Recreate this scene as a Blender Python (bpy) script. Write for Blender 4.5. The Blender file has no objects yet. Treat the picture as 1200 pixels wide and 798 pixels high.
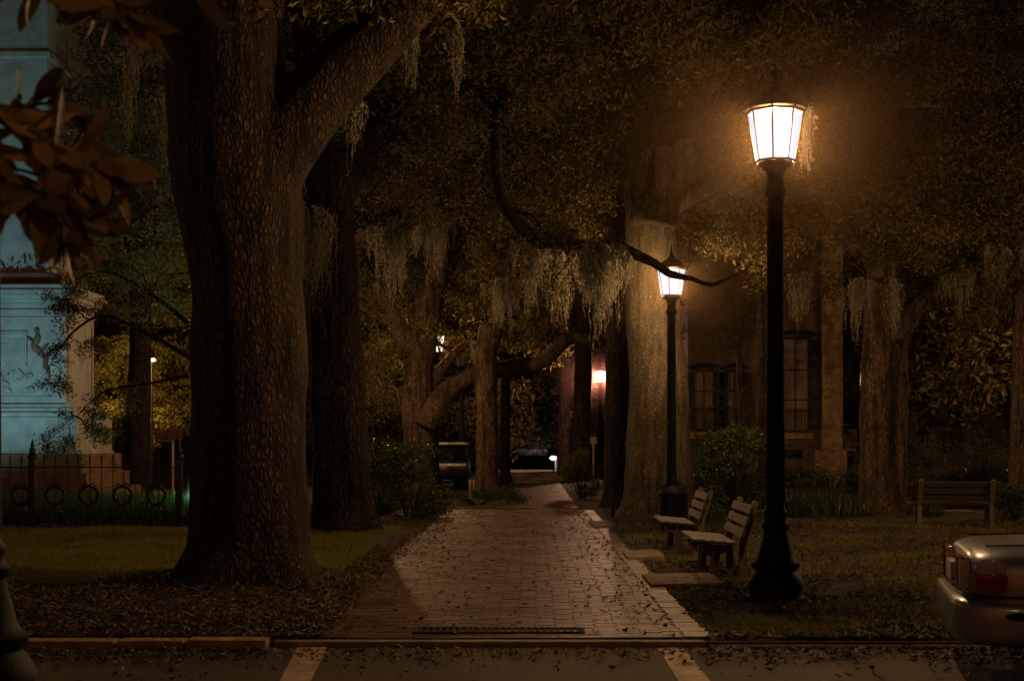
import bpy, bmesh, math, random
import numpy as np
from mathutils import Vector, Matrix, noise

random.seed(11)
rng = np.random.default_rng(11)
scene = bpy.context.scene
COL = scene.collection
PI = math.pi
F = 1666.7
CAMH = 1.45
HZ = 520.0

def at(px, py, d):
    """real-world point seen at a given bearing and distance"""
    return Vector(((px - 600) / F * d, d, CAMH + (HZ - py) / F * d))

def gnd(px, py, z=0.0):
    d = (CAMH - z) * F / (py - HZ)
    return Vector(((px - 600) / F * d, d, z))

# ------------------------------------------------------------------ materials
def new_mat(name):
    m = bpy.data.materials.new(name)
    m.use_nodes = True
    nt = m.node_tree
    nt.nodes.clear()
    out = nt.nodes.new('ShaderNodeOutputMaterial')
    return m, nt, out

def N(nt, t, **kw):
    n = nt.nodes.new(t)
    for k, v in kw.items():
        if k.startswith('i_'):
            n.inputs[k[2:].replace('_', ' ')].default_value = v
        else:
            setattr(n, k, v)
    return n

def ramp(nt, fac, stops):
    r = nt.nodes.new('ShaderNodeValToRGB')
    el = r.color_ramp.elements
    while len(el) > 1:
        el.remove(el[-1])
    el[0].position = stops[0][0]; el[0].color = (*stops[0][1], 1)
    for p, c in stops[1:]:
        e = el.new(p); e.color = (*c, 1)
    nt.links.new(fac, r.inputs[0])
    return r.outputs[0]

def principled(name, c1, c2=None, rough=0.7, nscale=6, bump=0.0, bscale=40, metal=0.0, spec=0.5, rough2=None, stretch=(1,1,1)):
    m, nt, out = new_mat(name)
    b = N(nt, 'ShaderNodeBsdfPrincipled')
    b.inputs['Roughness'].default_value = rough
    b.inputs['Metallic'].default_value = metal
    b.inputs['Specular IOR Level'].default_value = spec
    tc = N(nt, 'ShaderNodeTexCoord')
    mp = N(nt, 'ShaderNodeMapping'); mp.inputs['Scale'].default_value = stretch
    nt.links.new(tc.outputs['Object'], mp.inputs[0])
    n1 = N(nt, 'ShaderNodeTexNoise'); n1.inputs['Scale'].default_value = nscale; n1.inputs['Detail'].default_value = 6
    nt.links.new(mp.outputs[0], n1.inputs['Vector'])
    c2 = c2 or tuple(x * 0.6 for x in c1)
    col = ramp(nt, n1.outputs['Fac'], [(0.35, c2), (0.65, c1)])
    nt.links.new(col, b.inputs['Base Color'])
    if rough2 is not None:
        mr = N(nt, 'ShaderNodeMapRange'); mr.inputs['To Min'].default_value = rough; mr.inputs['To Max'].default_value = rough2
        nt.links.new(n1.outputs['Fac'], mr.inputs['Value']); nt.links.new(mr.outputs[0], b.inputs['Roughness'])
    if bump:
        n2 = N(nt, 'ShaderNodeTexNoise'); n2.inputs['Scale'].default_value = bscale; n2.inputs['Detail'].default_value = 5
        nt.links.new(mp.outputs[0], n2.inputs['Vector'])
        bp = N(nt, 'ShaderNodeBump'); bp.inputs['Strength'].default_value = bump; bp.inputs['Distance'].default_value = 0.02
        nt.links.new(n2.outputs['Fac'], bp.inputs['Height']); nt.links.new(bp.outputs[0], b.inputs['Normal'])
    nt.links.new(b.outputs[0], out.inputs[0])
    return m

def bark(name, plate, crack, scale=13.0, zs=0.5, strength=1.0, edge=0.10, light=None, furrow=0.5):
    m, nt, out = new_mat(name)
    b = N(nt, 'ShaderNodeBsdfPrincipled'); b.inputs['Roughness'].default_value = 0.85
    b.inputs['Specular IOR Level'].default_value = 0.25
    tc = N(nt, 'ShaderNodeTexCoord')
    nz = N(nt, 'ShaderNodeTexNoise'); nz.inputs['Scale'].default_value = 5; nz.inputs['Detail'].default_value = 3
    nt.links.new(tc.outputs['Object'], nz.inputs['Vector'])
    ad = N(nt, 'ShaderNodeVectorMath', operation='MULTIPLY_ADD')
    nt.links.new(nz.outputs['Color'], ad.inputs[0]); ad.inputs[1].default_value = (0.07, 0.07, 0.12)
    nt.links.new(tc.outputs['Object'], ad.inputs[2])
    mp = N(nt, 'ShaderNodeMapping'); mp.inputs['Scale'].default_value = (1, 1, zs)
    nt.links.new(ad.outputs[0], mp.inputs[0])
    v = N(nt, 'ShaderNodeTexVoronoi', feature='DISTANCE_TO_EDGE'); v.inputs['Scale'].default_value = scale
    nt.links.new(mp.outputs[0], v.inputs['Vector'])
    mr = N(nt, 'ShaderNodeMapRange', interpolation_type='SMOOTHSTEP'); mr.inputs['From Min'].default_value = 0.015; mr.inputs['From Max'].default_value = edge * 1.7
    nt.links.new(v.outputs['Distance'], mr.inputs['Value'])
    vf = N(nt, 'ShaderNodeTexVoronoi', feature='DISTANCE_TO_EDGE'); vf.inputs['Scale'].default_value = scale*2.1
    nt.links.new(mp.outputs[0], vf.inputs['Vector'])
    mr2 = N(nt, 'ShaderNodeMapRange'); mr2.inputs['From Max'].default_value = 0.12; mr2.inputs['To Min'].default_value = 0.35
    nt.links.new(vf.outputs['Distance'], mr2.inputs['Value'])
    mrm = N(nt, 'ShaderNodeMath', operation='MULTIPLY')
    nt.links.new(mr.outputs[0], mrm.inputs[0]); nt.links.new(mr2.outputs[0], mrm.inputs[1])
    mr = mrm
    n2 = N(nt, 'ShaderNodeTexNoise'); n2.inputs['Scale'].default_value = 45; n2.inputs['Detail'].default_value = 5
    nt.links.new(mp.outputs[0], n2.inputs['Vector'])
    n3 = N(nt, 'ShaderNodeTexNoise'); n3.inputs['Scale'].default_value = 2.2; n3.inputs['Detail'].default_value = 4
    nt.links.new(tc.outputs['Object'], n3.inputs['Vector'])
    light = light or tuple(min(1, x * 1.7) for x in plate)
    col = ramp(nt, n3.outputs['Fac'], [(0.35, plate), (0.68, light)])
    n2c = N(nt, 'ShaderNodeMapRange'); n2c.inputs['To Min'].default_value = 0.45; n2c.inputs['To Max'].default_value = 1.35
    nt.links.new(n2.outputs['Fac'], n2c.inputs['Value'])
    mul = N(nt, 'ShaderNodeMix', data_type='RGBA', blend_type='MULTIPLY'); mul.inputs[0].default_value = 1
    nt.links.new(col, mul.inputs[6]); nt.links.new(n2c.outputs[0], mul.inputs[7])
    mx = N(nt, 'ShaderNodeMix', data_type='RGBA'); mx.inputs[6].default_value = (*crack, 1)
    nt.links.new(mr.outputs[0], mx.inputs[0]); nt.links.new(mul.outputs[2], mx.inputs[7])
    mpf = N(nt, 'ShaderNodeMapping'); mpf.inputs['Scale'].default_value = (9, 9, 1.3)
    nt.links.new(ad.outputs[0], mpf.inputs[0])
    nf = N(nt, 'ShaderNodeTexNoise'); nf.inputs['Scale'].default_value = 1.0; nf.inputs['Detail'].default_value = 5; nf.inputs['Roughness'].default_value = 0.65
    nt.links.new(mpf.outputs[0], nf.inputs['Vector'])
    fr = ramp(nt, nf.outputs['Fac'], [(0.38, (1-furrow,)*3), (0.56, (1.1, 1.1, 1.1))])
    mf = N(nt, 'ShaderNodeMix', data_type='RGBA', blend_type='MULTIPLY'); mf.inputs[0].default_value = 1
    nt.links.new(mx.outputs[2], mf.inputs[6]); nt.links.new(fr, mf.inputs[7])
    nt.links.new(mf.outputs[2], b.inputs['Base Color'])
    hs = N(nt, 'ShaderNodeMath', operation='MULTIPLY_ADD'); hs.inputs[1].default_value = 0.35
    nt.links.new(n2.outputs['Fac'], hs.inputs[0]); nt.links.new(mr.outputs[0], hs.inputs[2])
    h2 = N(nt, 'ShaderNodeMath', operation='MULTIPLY_ADD'); h2.inputs[1].default_value = 2.2*furrow
    nt.links.new(nf.outputs['Fac'], h2.inputs[0]); nt.links.new(hs.outputs[0], h2.inputs[2])
    bp = N(nt, 'ShaderNodeBump'); bp.inputs['Strength'].default_value = strength; bp.inputs['Distance'].default_value = 0.03
    nt.links.new(h2.outputs[0], bp.inputs['Height']); nt.links.new(bp.outputs[0], b.inputs['Normal'])
    nt.links.new(b.outputs[0], out.inputs[0])
    return m

def leafmat(name, cols, rough=0.5, trans=0.3, spec=0.4):
    m, nt, out = new_mat(name)
    g = N(nt, 'ShaderNodeNewGeometry')
    n = len(cols)
    col = ramp(nt, g.outputs['Random Per Island'], [(i / max(1, n - 1), c) for i, c in enumerate(cols)])
    b = N(nt, 'ShaderNodeBsdfPrincipled'); b.inputs['Roughness'].default_value = rough
    b.inputs['Specular IOR Level'].default_value = spec
    t = N(nt, 'ShaderNodeBsdfTranslucent')
    nt.links.new(col, b.inputs['Base Color']); nt.links.new(col, t.inputs['Color'])
    mx = N(nt, 'ShaderNodeMixShader'); mx.inputs[0].default_value = trans
    nt.links.new(b.outputs[0], mx.inputs[1]); nt.links.new(t.outputs[0], mx.inputs[2])
    nt.links.new(mx.outputs[0], out.inputs[0])
    return m

def glowmat(name, color, strength, clear=0.6):
    """frosted lamp glass: glows, and lets the burner's light through"""
    m, nt, out = new_mat(name)
    e = N(nt, 'ShaderNodeEmission'); e.inputs[0].default_value = (*color, 1); e.inputs[1].default_value = strength
    t = N(nt, 'ShaderNodeBsdfTransparent'); t.inputs[0].default_value = (clear, clear, clear, 1)
    a = N(nt, 'ShaderNodeAddShader')
    nt.links.new(e.outputs[0], a.inputs[0]); nt.links.new(t.outputs[0], a.inputs[1])
    nt.links.new(a.outputs[0], out.inputs[0])
    return m

M = {}
M['bark_near'] = bark('bark_near', (0.10, 0.068, 0.042), (0.026, 0.017, 0.011), 22, 0.42, 0.9, 0.22, furrow=0.75)
M['bark_dark'] = bark('bark_dark', (0.085, 0.055, 0.035), (0.01, 0.007, 0.005), 22, 0.22, 1.0, 0.2, furrow=0.8)
M['bark_mid'] = bark('bark_mid', (0.24, 0.17, 0.11), (0.06, 0.042, 0.03), 26, 0.18, 0.8, 0.25, furrow=0.7)
M['bark_pale'] = bark('bark_pale', (0.17, 0.14, 0.085), (0.085, 0.07, 0.045), 26, 0.4, 0.7, 0.25, (0.30, 0.25, 0.155), furrow=0.55)
M['leaf_oak'] = leafmat('leaf_oak', [(0.055, 0.052, 0.016), (0.09, 0.085, 0.024), (0.14, 0.115, 0.035), (0.075, 0.07, 0.02), (0.19, 0.14, 0.048), (0.10, 0.07, 0.028)], 0.5, 0.38, 0.35)
M['leaf_yellow'] = leafmat('leaf_yellow', [(0.10, 0.09, 0.02), (0.16, 0.14, 0.03), (0.08, 0.08, 0.02)])
M['leaf_shrub'] = leafmat('leaf_shrub', [(0.03, 0.045, 0.012), (0.06, 0.08, 0.02), (0.10, 0.12, 0.03)], 0.35, 0.2)
M['leaf_magnolia'] = leafmat('leaf_magnolia', [(0.10, 0.075, 0.03), (0.34, 0.22, 0.08), (0.12, 0.11, 0.04), (0.50, 0.32, 0.13), (0.20, 0.15, 0.055)], 0.5, 0.12, 0.25)
M['litter'] = leafmat('litter', [(0.06, 0.04, 0.02), (0.15, 0.10, 0.05), (0.035, 0.026, 0.014), (0.10, 0.062, 0.028), (0.045, 0.035, 0.016), (0.24, 0.17, 0.09)], 0.6, 0.1)
M['grass'] = leafmat('grass', [(0.22, 0.23, 0.045), (0.30, 0.29, 0.06), (0.15, 0.17, 0.035)], 0.6, 0.3)
M['grass_green'] = leafmat('grass_green', [(0.05, 0.10, 0.03), (0.07, 0.14, 0.04), (0.03, 0.06, 0.02)], 0.6, 0.3)
M['moss'] = leafmat('moss', [(0.24, 0.23, 0.17), (0.34, 0.32, 0.24), (0.17, 0.16, 0.12)], 0.8, 0.45, 0.1)
M['soil'] = principled('soil', (0.06, 0.04, 0.024), (0.018, 0.012, 0.008), 0.9, 9, 0.8, 60)
M['lawn_soil'] = principled('lawn_soil', (0.085, 0.075, 0.028), (0.05, 0.045, 0.018), 0.95, 3, 0.8, 90)
M['iron'] = principled('iron', (0.010, 0.009, 0.008), (0.006, 0.006, 0.006), 0.6, 12, 0.2, 50, 0.0, 0.2)
M['iron_fence'] = principled('iron_fence', (0.012, 0.012, 0.013), (0.007, 0.007, 0.008), 0.5, 12, 0.1, 50)
M['brass_edge'] = principled('brass_edge', (0.10, 0.06, 0.03), (0.05, 0.03, 0.018), 0.4, 12)
M['glow'] = glowmat('glow', (0.52, 0.70, 1.0), 1.0, 0.13)
M['glow_far'] = glowmat('glow_far', (1.0, 0.88, 0.75), 1.6, 0.15)
M['dead_glass'] = principled('dead_glass', (0.15, 0.13, 0.10), None, 0.25)
M['wood'] = principled('wood', (0.07, 0.05, 0.033), (0.038, 0.027, 0.018), 0.6, 10, 0.35, 60, stretch=(6, 0.5, 6))
M['wood_x'] = principled('wood_x', (0.17, 0.13, 0.06), (0.10, 0.075, 0.035), 0.6, 10, 0.35, 60, stretch=(0.5, 6, 6))
M['kerb'] = principled('kerb', (0.48, 0.31, 0.14), (0.24, 0.155, 0.07), 0.85, 7, 0.5, 50)
M['kerb_dark'] = principled('kerb_dark', (0.10, 0.07, 0.045), (0.05, 0.036, 0.024), 0.95, 7, 0.5, 50, 0, 0.1)
M['slab'] = principled('slab', (0.34, 0.27, 0.21), (0.20, 0.15, 0.11), 0.8, 5, 0.3, 70)
M['stone'] = principled('stone', (0.42, 0.42, 0.40), (0.30, 0.30, 0.29), 0.8, 3, 0.25, 30)
M['stone_red'] = principled('stone_red', (0.20, 0.085, 0.045), (0.12, 0.05, 0.03), 0.7, 5, 0.2, 30)
M['stone_warm'] = principled('stone_warm', (0.22, 0.13, 0.08), (0.13, 0.075, 0.045), 0.8, 4, 0.25, 30)
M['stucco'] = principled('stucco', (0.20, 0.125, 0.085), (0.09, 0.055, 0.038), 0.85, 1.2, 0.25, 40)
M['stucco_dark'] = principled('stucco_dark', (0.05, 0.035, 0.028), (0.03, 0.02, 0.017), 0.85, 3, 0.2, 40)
M['ashlar'] = principled('ashlar', (0.48, 0.34, 0.19), (0.32, 0.22, 0.12), 0.8, 4, 0.3, 30)
M['curtain'] = principled('curtain', (0.34, 0.26, 0.24), (0.22, 0.16, 0.15), 0.7, 4, stretch=(14, 1, 0.2))
M['darkpaint'] = principled('darkpaint', (0.02, 0.016, 0.013), None, 0.6)
M['white_line'] = principled('white_line', (0.60, 0.46, 0.32), (0.36, 0.27, 0.18), 0.7, 8, 0.3, 90)
M['rubber'] = principled('rubber', (0.012, 0.012, 0.012), None, 0.8)
M['sign_face'] = principled('sign_face', (0.45, 0.30, 0.26), None, 0.6)
M['sign_brown'] = principled('sign_brown', (0.16, 0.08, 0.06), None, 0.6)
M['pale_metal'] = principled('pale_metal', (0.55, 0.45, 0.38), None, 0.5)
M['chrome'] = principled('chrome', (0.75, 0.72, 0.70), (0.6, 0.58, 0.55), 0.12, 6, 0, 40, 1.0)

def carpaint():
    m, nt, out = new_mat('carpaint')
    b = N(nt, 'ShaderNodeBsdfPrincipled')
    tc = N(nt, 'ShaderNodeTexCoord'); n = N(nt, 'ShaderNodeTexNoise'); n.inputs['Scale'].default_value = 5; n.inputs['Detail'].default_value = 6
    nt.links.new(tc.outputs['Object'], n.inputs['Vector'])
    nt.links.new(ramp(nt, n.outputs['Fac'], [(0.3, (0.22, 0.24, 0.27)), (0.7, (0.29, 0.32, 0.35))]), b.inputs['Base Color'])
    b.inputs['Metallic'].default_value = 0.35; b.inputs['Roughness'].default_value = 0.38
    b.inputs['Coat Weight'].default_value = 0.8; b.inputs['Coat Roughness'].default_value = 0.12
    nt.links.new(b.outputs[0], out.inputs[0]); return m
M['carpaint'] = carpaint()
def lens(name, c, rough=0.1):
    m, nt, out = new_mat(name)
    b = N(nt, 'ShaderNodeBsdfPrincipled'); b.inputs['Roughness'].default_value = rough
    tc = N(nt, 'ShaderNodeTexCoord')
    w = N(nt, 'ShaderNodeTexWave'); w.inputs['Scale'].default_value = 22; w.inputs['Distortion'].default_value = 1.5
    nt.links.new(tc.outputs['Object'], w.inputs['Vector'])
    nt.links.new(ramp(nt, w.outputs['Fac'], [(0.0, c), (0.7, tuple(x * 0.3 for x in c))]), b.inputs['Base Color'])
    bp = N(nt, 'ShaderNodeBump'); bp.inputs['Strength'].default_value = 0.6; bp.inputs['Distance'].default_value = 0.01
    nt.links.new(w.outputs['Fac'], bp.inputs['Height']); nt.links.new(bp.outputs[0], b.inputs['Normal'])
    b.inputs['Coat Weight'].default_value = 1.0; b.inputs['Coat Roughness'].default_value = 0.05
    nt.links.new(b.outputs[0], out.inputs[0]); return m
M['red_lens'] = lens('red_lens', (0.45, 0.02, 0.012))
M['clear_lens'] = lens('clear_lens', (0.9, 0.8, 0.72), 0.12)
M['dark_glass'] = principled('dark_glass', (0.012, 0.012, 0.014), None, 0.08)
M['dark_car'] = principled('dark_car', (0.02, 0.018, 0.017), None, 0.3)

def brickmat():
    m, nt, out = new_mat('path_brick')
    b = N(nt, 'ShaderNodeBsdfPrincipled'); b.inputs['Roughness'].default_value = 0.5
    g = N(nt, 'ShaderNodeNewGeometry')
    c = ramp(nt, g.outputs['Random Per Island'], [(0, (0.065, 0.037, 0.025)), (0.35, (0.13, 0.077, 0.05)), (0.7, (0.10, 0.057, 0.037)), (1, (0.19, 0.115, 0.075))])
    tc = N(nt, 'ShaderNodeTexCoord')
    n = N(nt, 'ShaderNodeTexNoise'); n.inputs['Scale'].default_value = 1.6; n.inputs['Detail'].default_value = 7
    nt.links.new(tc.outputs['Object'], n.inputs['Vector'])
    d = ramp(nt, n.outputs['Fac'], [(0.36, (0.42, 0.40, 0.36)), (0.60, (1.1, 1.08, 1.05))])
    n2 = N(nt, 'ShaderNodeTexNoise'); n2.inputs['Scale'].default_value = 60; n2.inputs['Detail'].default_value = 5
    nt.links.new(tc.outputs['Object'], n2.inputs['Vector'])
    mu = N(nt, 'ShaderNodeMix', data_type='RGBA', blend_type='MULTIPLY'); mu.inputs[0].default_value = 1
    nt.links.new(c, mu.inputs[6]); nt.links.new(d, mu.inputs[7])
    nt.links.new(mu.outputs[2], b.inputs['Base Color'])
    bp = N(nt, 'ShaderNodeBump'); bp.inputs['Strength'].default_value = 0.5; bp.inputs['Distance'].default_value = 0.008
    nt.links.new(n2.outputs['Fac'], bp.inputs['Height']); nt.links.new(bp.outputs[0], b.inputs['Normal'])
    nt.links.new(b.outputs[0], out.inputs[0]); return m
M['path_brick'] = brickmat()

def asphalt():
    m, nt, out = new_mat('asphalt')
    b = N(nt, 'ShaderNodeBsdfPrincipled'); b.inputs['Roughness'].default_value = 0.8
    tc = N(nt, 'ShaderNodeTexCoord')
    n = N(nt, 'ShaderNodeTexNoise'); n.inputs['Scale'].default_value = 1.1; n.inputs['Detail'].default_value = 8
    v = N(nt, 'ShaderNodeTexVoronoi'); v.inputs['Scale'].default_value = 70
    n2 = N(nt, 'ShaderNodeTexNoise'); n2.inputs['Scale'].default_value = 120; n2.inputs['Detail'].default_value = 4
    for x in (n, v, n2): nt.links.new(tc.outputs['Object'], x.inputs['Vector'])
    c = ramp(nt, n.outputs['Fac'], [(0.3, (0.05, 0.038, 0.028)), (0.7, (0.10, 0.078, 0.058))])
    d = ramp(nt, n2.outputs['Fac'], [(0.35, (0.5, 0.5, 0.5)), (0.7, (1.5, 1.45, 1.4))])
    mu = N(nt, 'ShaderNodeMix', data_type='RGBA', blend_type='MULTIPLY'); mu.inputs[0].default_value = 1
    nt.links.new(c, mu.inputs[6]); nt.links.new(d, mu.inputs[7]); nt.links.new(mu.outputs[2], b.inputs['Base Color'])
    bp = N(nt, 'ShaderNodeBump'); bp.inputs['Strength'].default_value = 0.7; bp.inputs['Distance'].default_value = 0.01
    nt.links.new(v.outputs['Distance'], bp.inputs['Height']); nt.links.new(bp.outputs[0], b.inputs['Normal'])
    nt.links.new(b.outputs[0], out.inputs[0]); return m
M['asphalt'] = asphalt()

# ------------------------------------------------------------------ objects
def link(o, parent=None):
    COL.objects.link(o)
    if parent is not None:
        o.parent = parent
    return o

def props(o, label=None, cat=None, group=None, kind=None):
    if label: o['label'] = label
    if cat: o['category'] = cat
    if group: o['group'] = group
    if kind: o['kind'] = kind
    return o

def thing(name, label, cat, loc=(0, 0, 0), rz=0.0, group=None):
    o = bpy.data.objects.new(name, None); link(o)
    o.location = loc; o.rotation_euler = (0, 0, rz); o.empty_display_size = 0.2
    return props(o, label, cat, group)

def np_mesh(name, verts, faces, mat, parent=None, smooth=False):
    """faces: (n,k) int array"""
    me = bpy.data.meshes.new(name)
    verts = np.asarray(verts, np.float32); faces = np.asarray(faces, np.int32)
    k = faces.shape[1]
    me.vertices.add(len(verts)); me.vertices.foreach_set('co', verts.ravel())
    me.loops.add(faces.size); me.loops.foreach_set('vertex_index', faces.ravel())
    me.polygons.add(len(faces))
    me.polygons.foreach_set('loop_start', np.arange(0, faces.size, k, dtype=np.int32))
    me.update(calc_edges=True); me.validate()
    me.polygons.foreach_set('use_smooth', np.full(len(me.polygons), bool(smooth)))
    me.materials.append(mat)
    return link(bpy.data.objects.new(name, me), parent)

class MB:
    def __init__(s): s.bm = bmesh.new()
    def box(s, x0, x1, y0, y1, z0, z1, bevel=0.0, mtx=None):
        r = bmesh.ops.create_cube(s.bm, size=1.0)
        vs = r['verts']
        T = Matrix.Translation(((x0+x1)/2, (y0+y1)/2, (z0+z1)/2)) @ Matrix.Diagonal((abs(x1-x0), abs(y1-y0), abs(z1-z0), 1))
        bmesh.ops.transform(s.bm, matrix=T, verts=vs)
        if bevel > 0:
            es = list({e for v in vs for e in v.link_edges})
            rr = bmesh.ops.bevel(s.bm, geom=es, offset=bevel, segments=2, affect='EDGES', profile=0.7)
            vs = list({v for f in rr['faces'] for v in f.verts} | {v for v in vs if v.is_valid})
        if mtx is not None: bmesh.ops.transform(s.bm, matrix=mtx, verts=vs)
        return s
    def lathe(s, prof, seg=24, c=(0, 0), flute=0, fdepth=0.0, rot=0.0, sc=1.0):
        rings = []
        for (r, z) in prof:
            ring = []
            for i in range(seg):
                a = 2*PI*i/seg + rot
                rr = r * sc
                if flute: rr *= 1 - fdepth * (0.5 + 0.5*math.cos(flute*a))
                ring.append(s.bm.verts.new((c[0] + rr*math.cos(a), c[1] + rr*math.sin(a), z)))
            rings.append(ring)
        for a, b in zip(rings, rings[1:]):
            for i in range(seg):
                j = (i+1) % seg
                s.bm.faces.new((a[i], a[j], b[j], b[i]))
        s.bm.faces.new(list(reversed(rings[0]))); s.bm.faces.new(rings[-1])
        return s
    def tube(s, pts, r, seg=8):
        pts = [Vector(p) for p in pts]
        if not hasattr(r, '__len__'): r = [r]*len(pts)
        t0 = (pts[1]-pts[0]).normalized()
        up = Vector((0, 0, 1)) if abs(t0.z) < 0.9 else Vector((1, 0, 0))
        nrm = t0.cross(up).normalized()
        rings = []
        for i, p in enumerate(pts):
            t = (pts[min(i+1, len(pts)-1)] - pts[max(i-1, 0)]).normalized()
            nrm = (nrm - t*nrm.dot(t)).normalized(); bn = t.cross(nrm)
            rings.append([s.bm.verts.new(p + (nrm*math.cos(2*PI*k/seg) + bn*math.sin(2*PI*k/seg))*r[i]) for k in range(seg)])
        for a, b in zip(rings, rings[1:]):
            for i in range(seg):
                j = (i+1) % seg
                s.bm.faces.new((a[i], a[j], b[j], b[i]))
        s.bm.faces.new(list(reversed(rings[0]))); s.bm.faces.new(rings[-1])
        return s
    def prism(s, pts2, y0, y1, bevel=0):
        """polygon in xz extruded along y"""
        a = [s.bm.verts.new((x, y0, z)) for x, z in pts2]
        b = [s.bm.verts.new((x, y1, z)) for x, z in pts2]
        n = len(a)
        fs = [s.bm.faces.new(a), s.bm.faces.new(list(reversed(b)))]
        for i in range(n):
            fs.append(s.bm.faces.new((a[(i+1) % n], a[i], b[i], b[(i+1) % n])))
        return s
    def build(s, name, mat, parent=None, smooth=False, loc=None, bevel=0):
        bmesh.ops.recalc_face_normals(s.bm, faces=s.bm.faces)
        me = bpy.data.meshes.new(name); s.bm.to_mesh(me); s.bm.free()
        me.materials.append(mat)
        if smooth:
            me.polygons.foreach_set('use_smooth', np.ones(len(me.polygons), bool))
            me.set_sharp_from_angle(angle=math.radians(42))
        o = link(bpy.data.objects.new(name, me), parent)
        if loc is not None: o.location = loc
        if bevel:
            md = o.modifiers.new('bevel', 'BEVEL'); md.width = bevel; md.segments = 2; md.limit_method = 'ANGLE'
        return o

def copy_tree(o, parent=None, sub=True):
    c = o.copy(); COL.objects.link(c); c.parent = parent
    for ch in list(o.children): copy_tree(ch, c)
    return c

# ------------------------------------------------------------------ camera, world
cam = bpy.data.cameras.new('camera'); co = link(bpy.data.objects.new('camera', cam))
co.location = (0, 0, CAMH); co.rotation_euler = (PI/2, 0, 0)
cam.lens = 50; cam.sensor_width = 36; cam.shift_y = (HZ - 399)/1200
cam.clip_end = 1000; cam.clip_start = 0.05
cam.dof.use_dof = True; cam.dof.focus_distance = 17; cam.dof.aperture_fstop = 3.6
scene.camera = co

w = bpy.data.worlds.new('World'); scene.world = w; w.use_nodes = True
nt = w.node_tree; nt.nodes.clear()
out = nt.nodes.new('ShaderNodeOutputWorld')
bg = nt.nodes.new('ShaderNodeBackground'); bg.inputs[1].default_value = 0.02
sky = nt.nodes.new('ShaderNodeTexSky'); sky.sky_type = 'NISHITA'; sky.sun_disc = False; sky.sun_elevation = math.radians(1.0); sky.sun_rotation = math.radians(200)
glowc = nt.nodes.new('ShaderNodeMix'); glowc.data_type = 'RGBA'; glowc.blend_type = 'MULTIPLY'; glowc.inputs[0].default_value = 1
glowc.inputs[7].default_value = (1.0, 0.46, 0.22, 1)      # town glow tints the night sky
nt.links.new(sky.outputs[0], glowc.inputs[6]); nt.links.new(glowc.outputs[2], bg.inputs[0])
nt.links.new(bg.outputs[0], out.inputs['Surface'])
scene.view_settings.view_transform = 'Standard'; scene.view_settings.look = 'None'; scene.view_settings.exposure = 0
cy = scene.cycles
cy.use_denoising = True
try: cy.denoiser = 'OPENIMAGEDENOISE'
except Exception: pass
cy.max_bounces = 5; cy.diffuse_bounces = 2; cy.glossy_bounces = 2; cy.transmission_bounces = 3; cy.volume_bounces = 0
cy.transparent_max_bounces = 12
cy.sample_clamp_indirect = 0.6; cy.caustics_reflective = False; cy.caustics_refractive = False
cy.use_light_tree = True

# ------------------------------------------------------------------ ground, road, path
SL = 0.0135     # the path runs a hair to the right
PL, PR = -1.81, 1.13   # path edges at Y=0 before the slope
KY = 10.40
def hgt(x, y):
    pc = x - SL*y
    k = 1.0
    if PL-0.4 < pc < PR+0.25: k = 0.0
    n = noise.noise(Vector((x*0.55, y*0.55, 0)))*0.06 + noise.noise(Vector((x*1.9, y*1.9, 3)))*0.035
    # litter heaps up around the trunks
    for (tx, ty, r, h) in ((-2.75, 14.4, 1.7, 0.12), (2.75, 26.0, 1.6, 0.12), (-3.1, 23.3, 1.5, .08), (2.9, 11.6, 0.6, 0.10), (1.75, 11.9, 0.5, 0.07), (4.0, 11.8, .9, .08)):
        d2 = ((x-tx)**2 + (y-ty)**2)/(r*r)
        n += h*math.exp(-d2*1.5)
    edge = min(1, max(0, (y-KY)/0.5))
    return n*k*edge

def grid_sheet(name, x0, x1, y0, y1, step, mat, fn, kind='structure'):
    xs = np.arange(x0, x1+1e-6, step); ys = np.arange(y0, y1+1e-6, step)
    V = [(x, y, fn(x, y)) for y in ys for x in xs]
    nx = len(xs); Fc = []
    for j in range(len(ys)-1):
        for i in range(nx-1):
            a = j*nx+i; Fc.append((a, a+1, a+nx+1, a+nx))
    o = np_mesh(name, V, Fc, mat, smooth=True); o['kind'] = kind
    return o

np_mesh('ground', [(-400, 29.9, -0.02), (400, 29.9, -0.02), (400, 600, -0.02), (-400, 600, -0.02)], [(0, 1, 2, 3)], M['soil'])['kind'] = 'structure'
grid_sheet('leafy_ground', -16, 16, KY, 30.4, 0.2, M['soil'], lambda x, y: hgt(x, y) - 0.0)
for nm, xa, xb in (('outer_ground', -400, -16), ('outer_ground', 16, 400)):
    np_mesh(nm, [(xa, KY, 0), (xb, KY, 0), (xb, 29.9, 0), (xa, 29.9, 0)], [(0, 1, 2, 3)], M['soil'])['kind'] = 'structure'
grid_sheet('lawn', -15.8, -1.95, 14.4, 24.2, 0.2, M['lawn_soil'], lambda x, y: hgt(x, y) + 0.012)
ROADZ = -0.035
np_mesh('road', [(-300, -60, ROADZ), (300, -60, ROADZ), (300, KY+0.2, ROADZ), (-300, KY+0.2, ROADZ)], [(0, 1, 2, 3)], M['asphalt'])['kind'] = 'structure'

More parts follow.
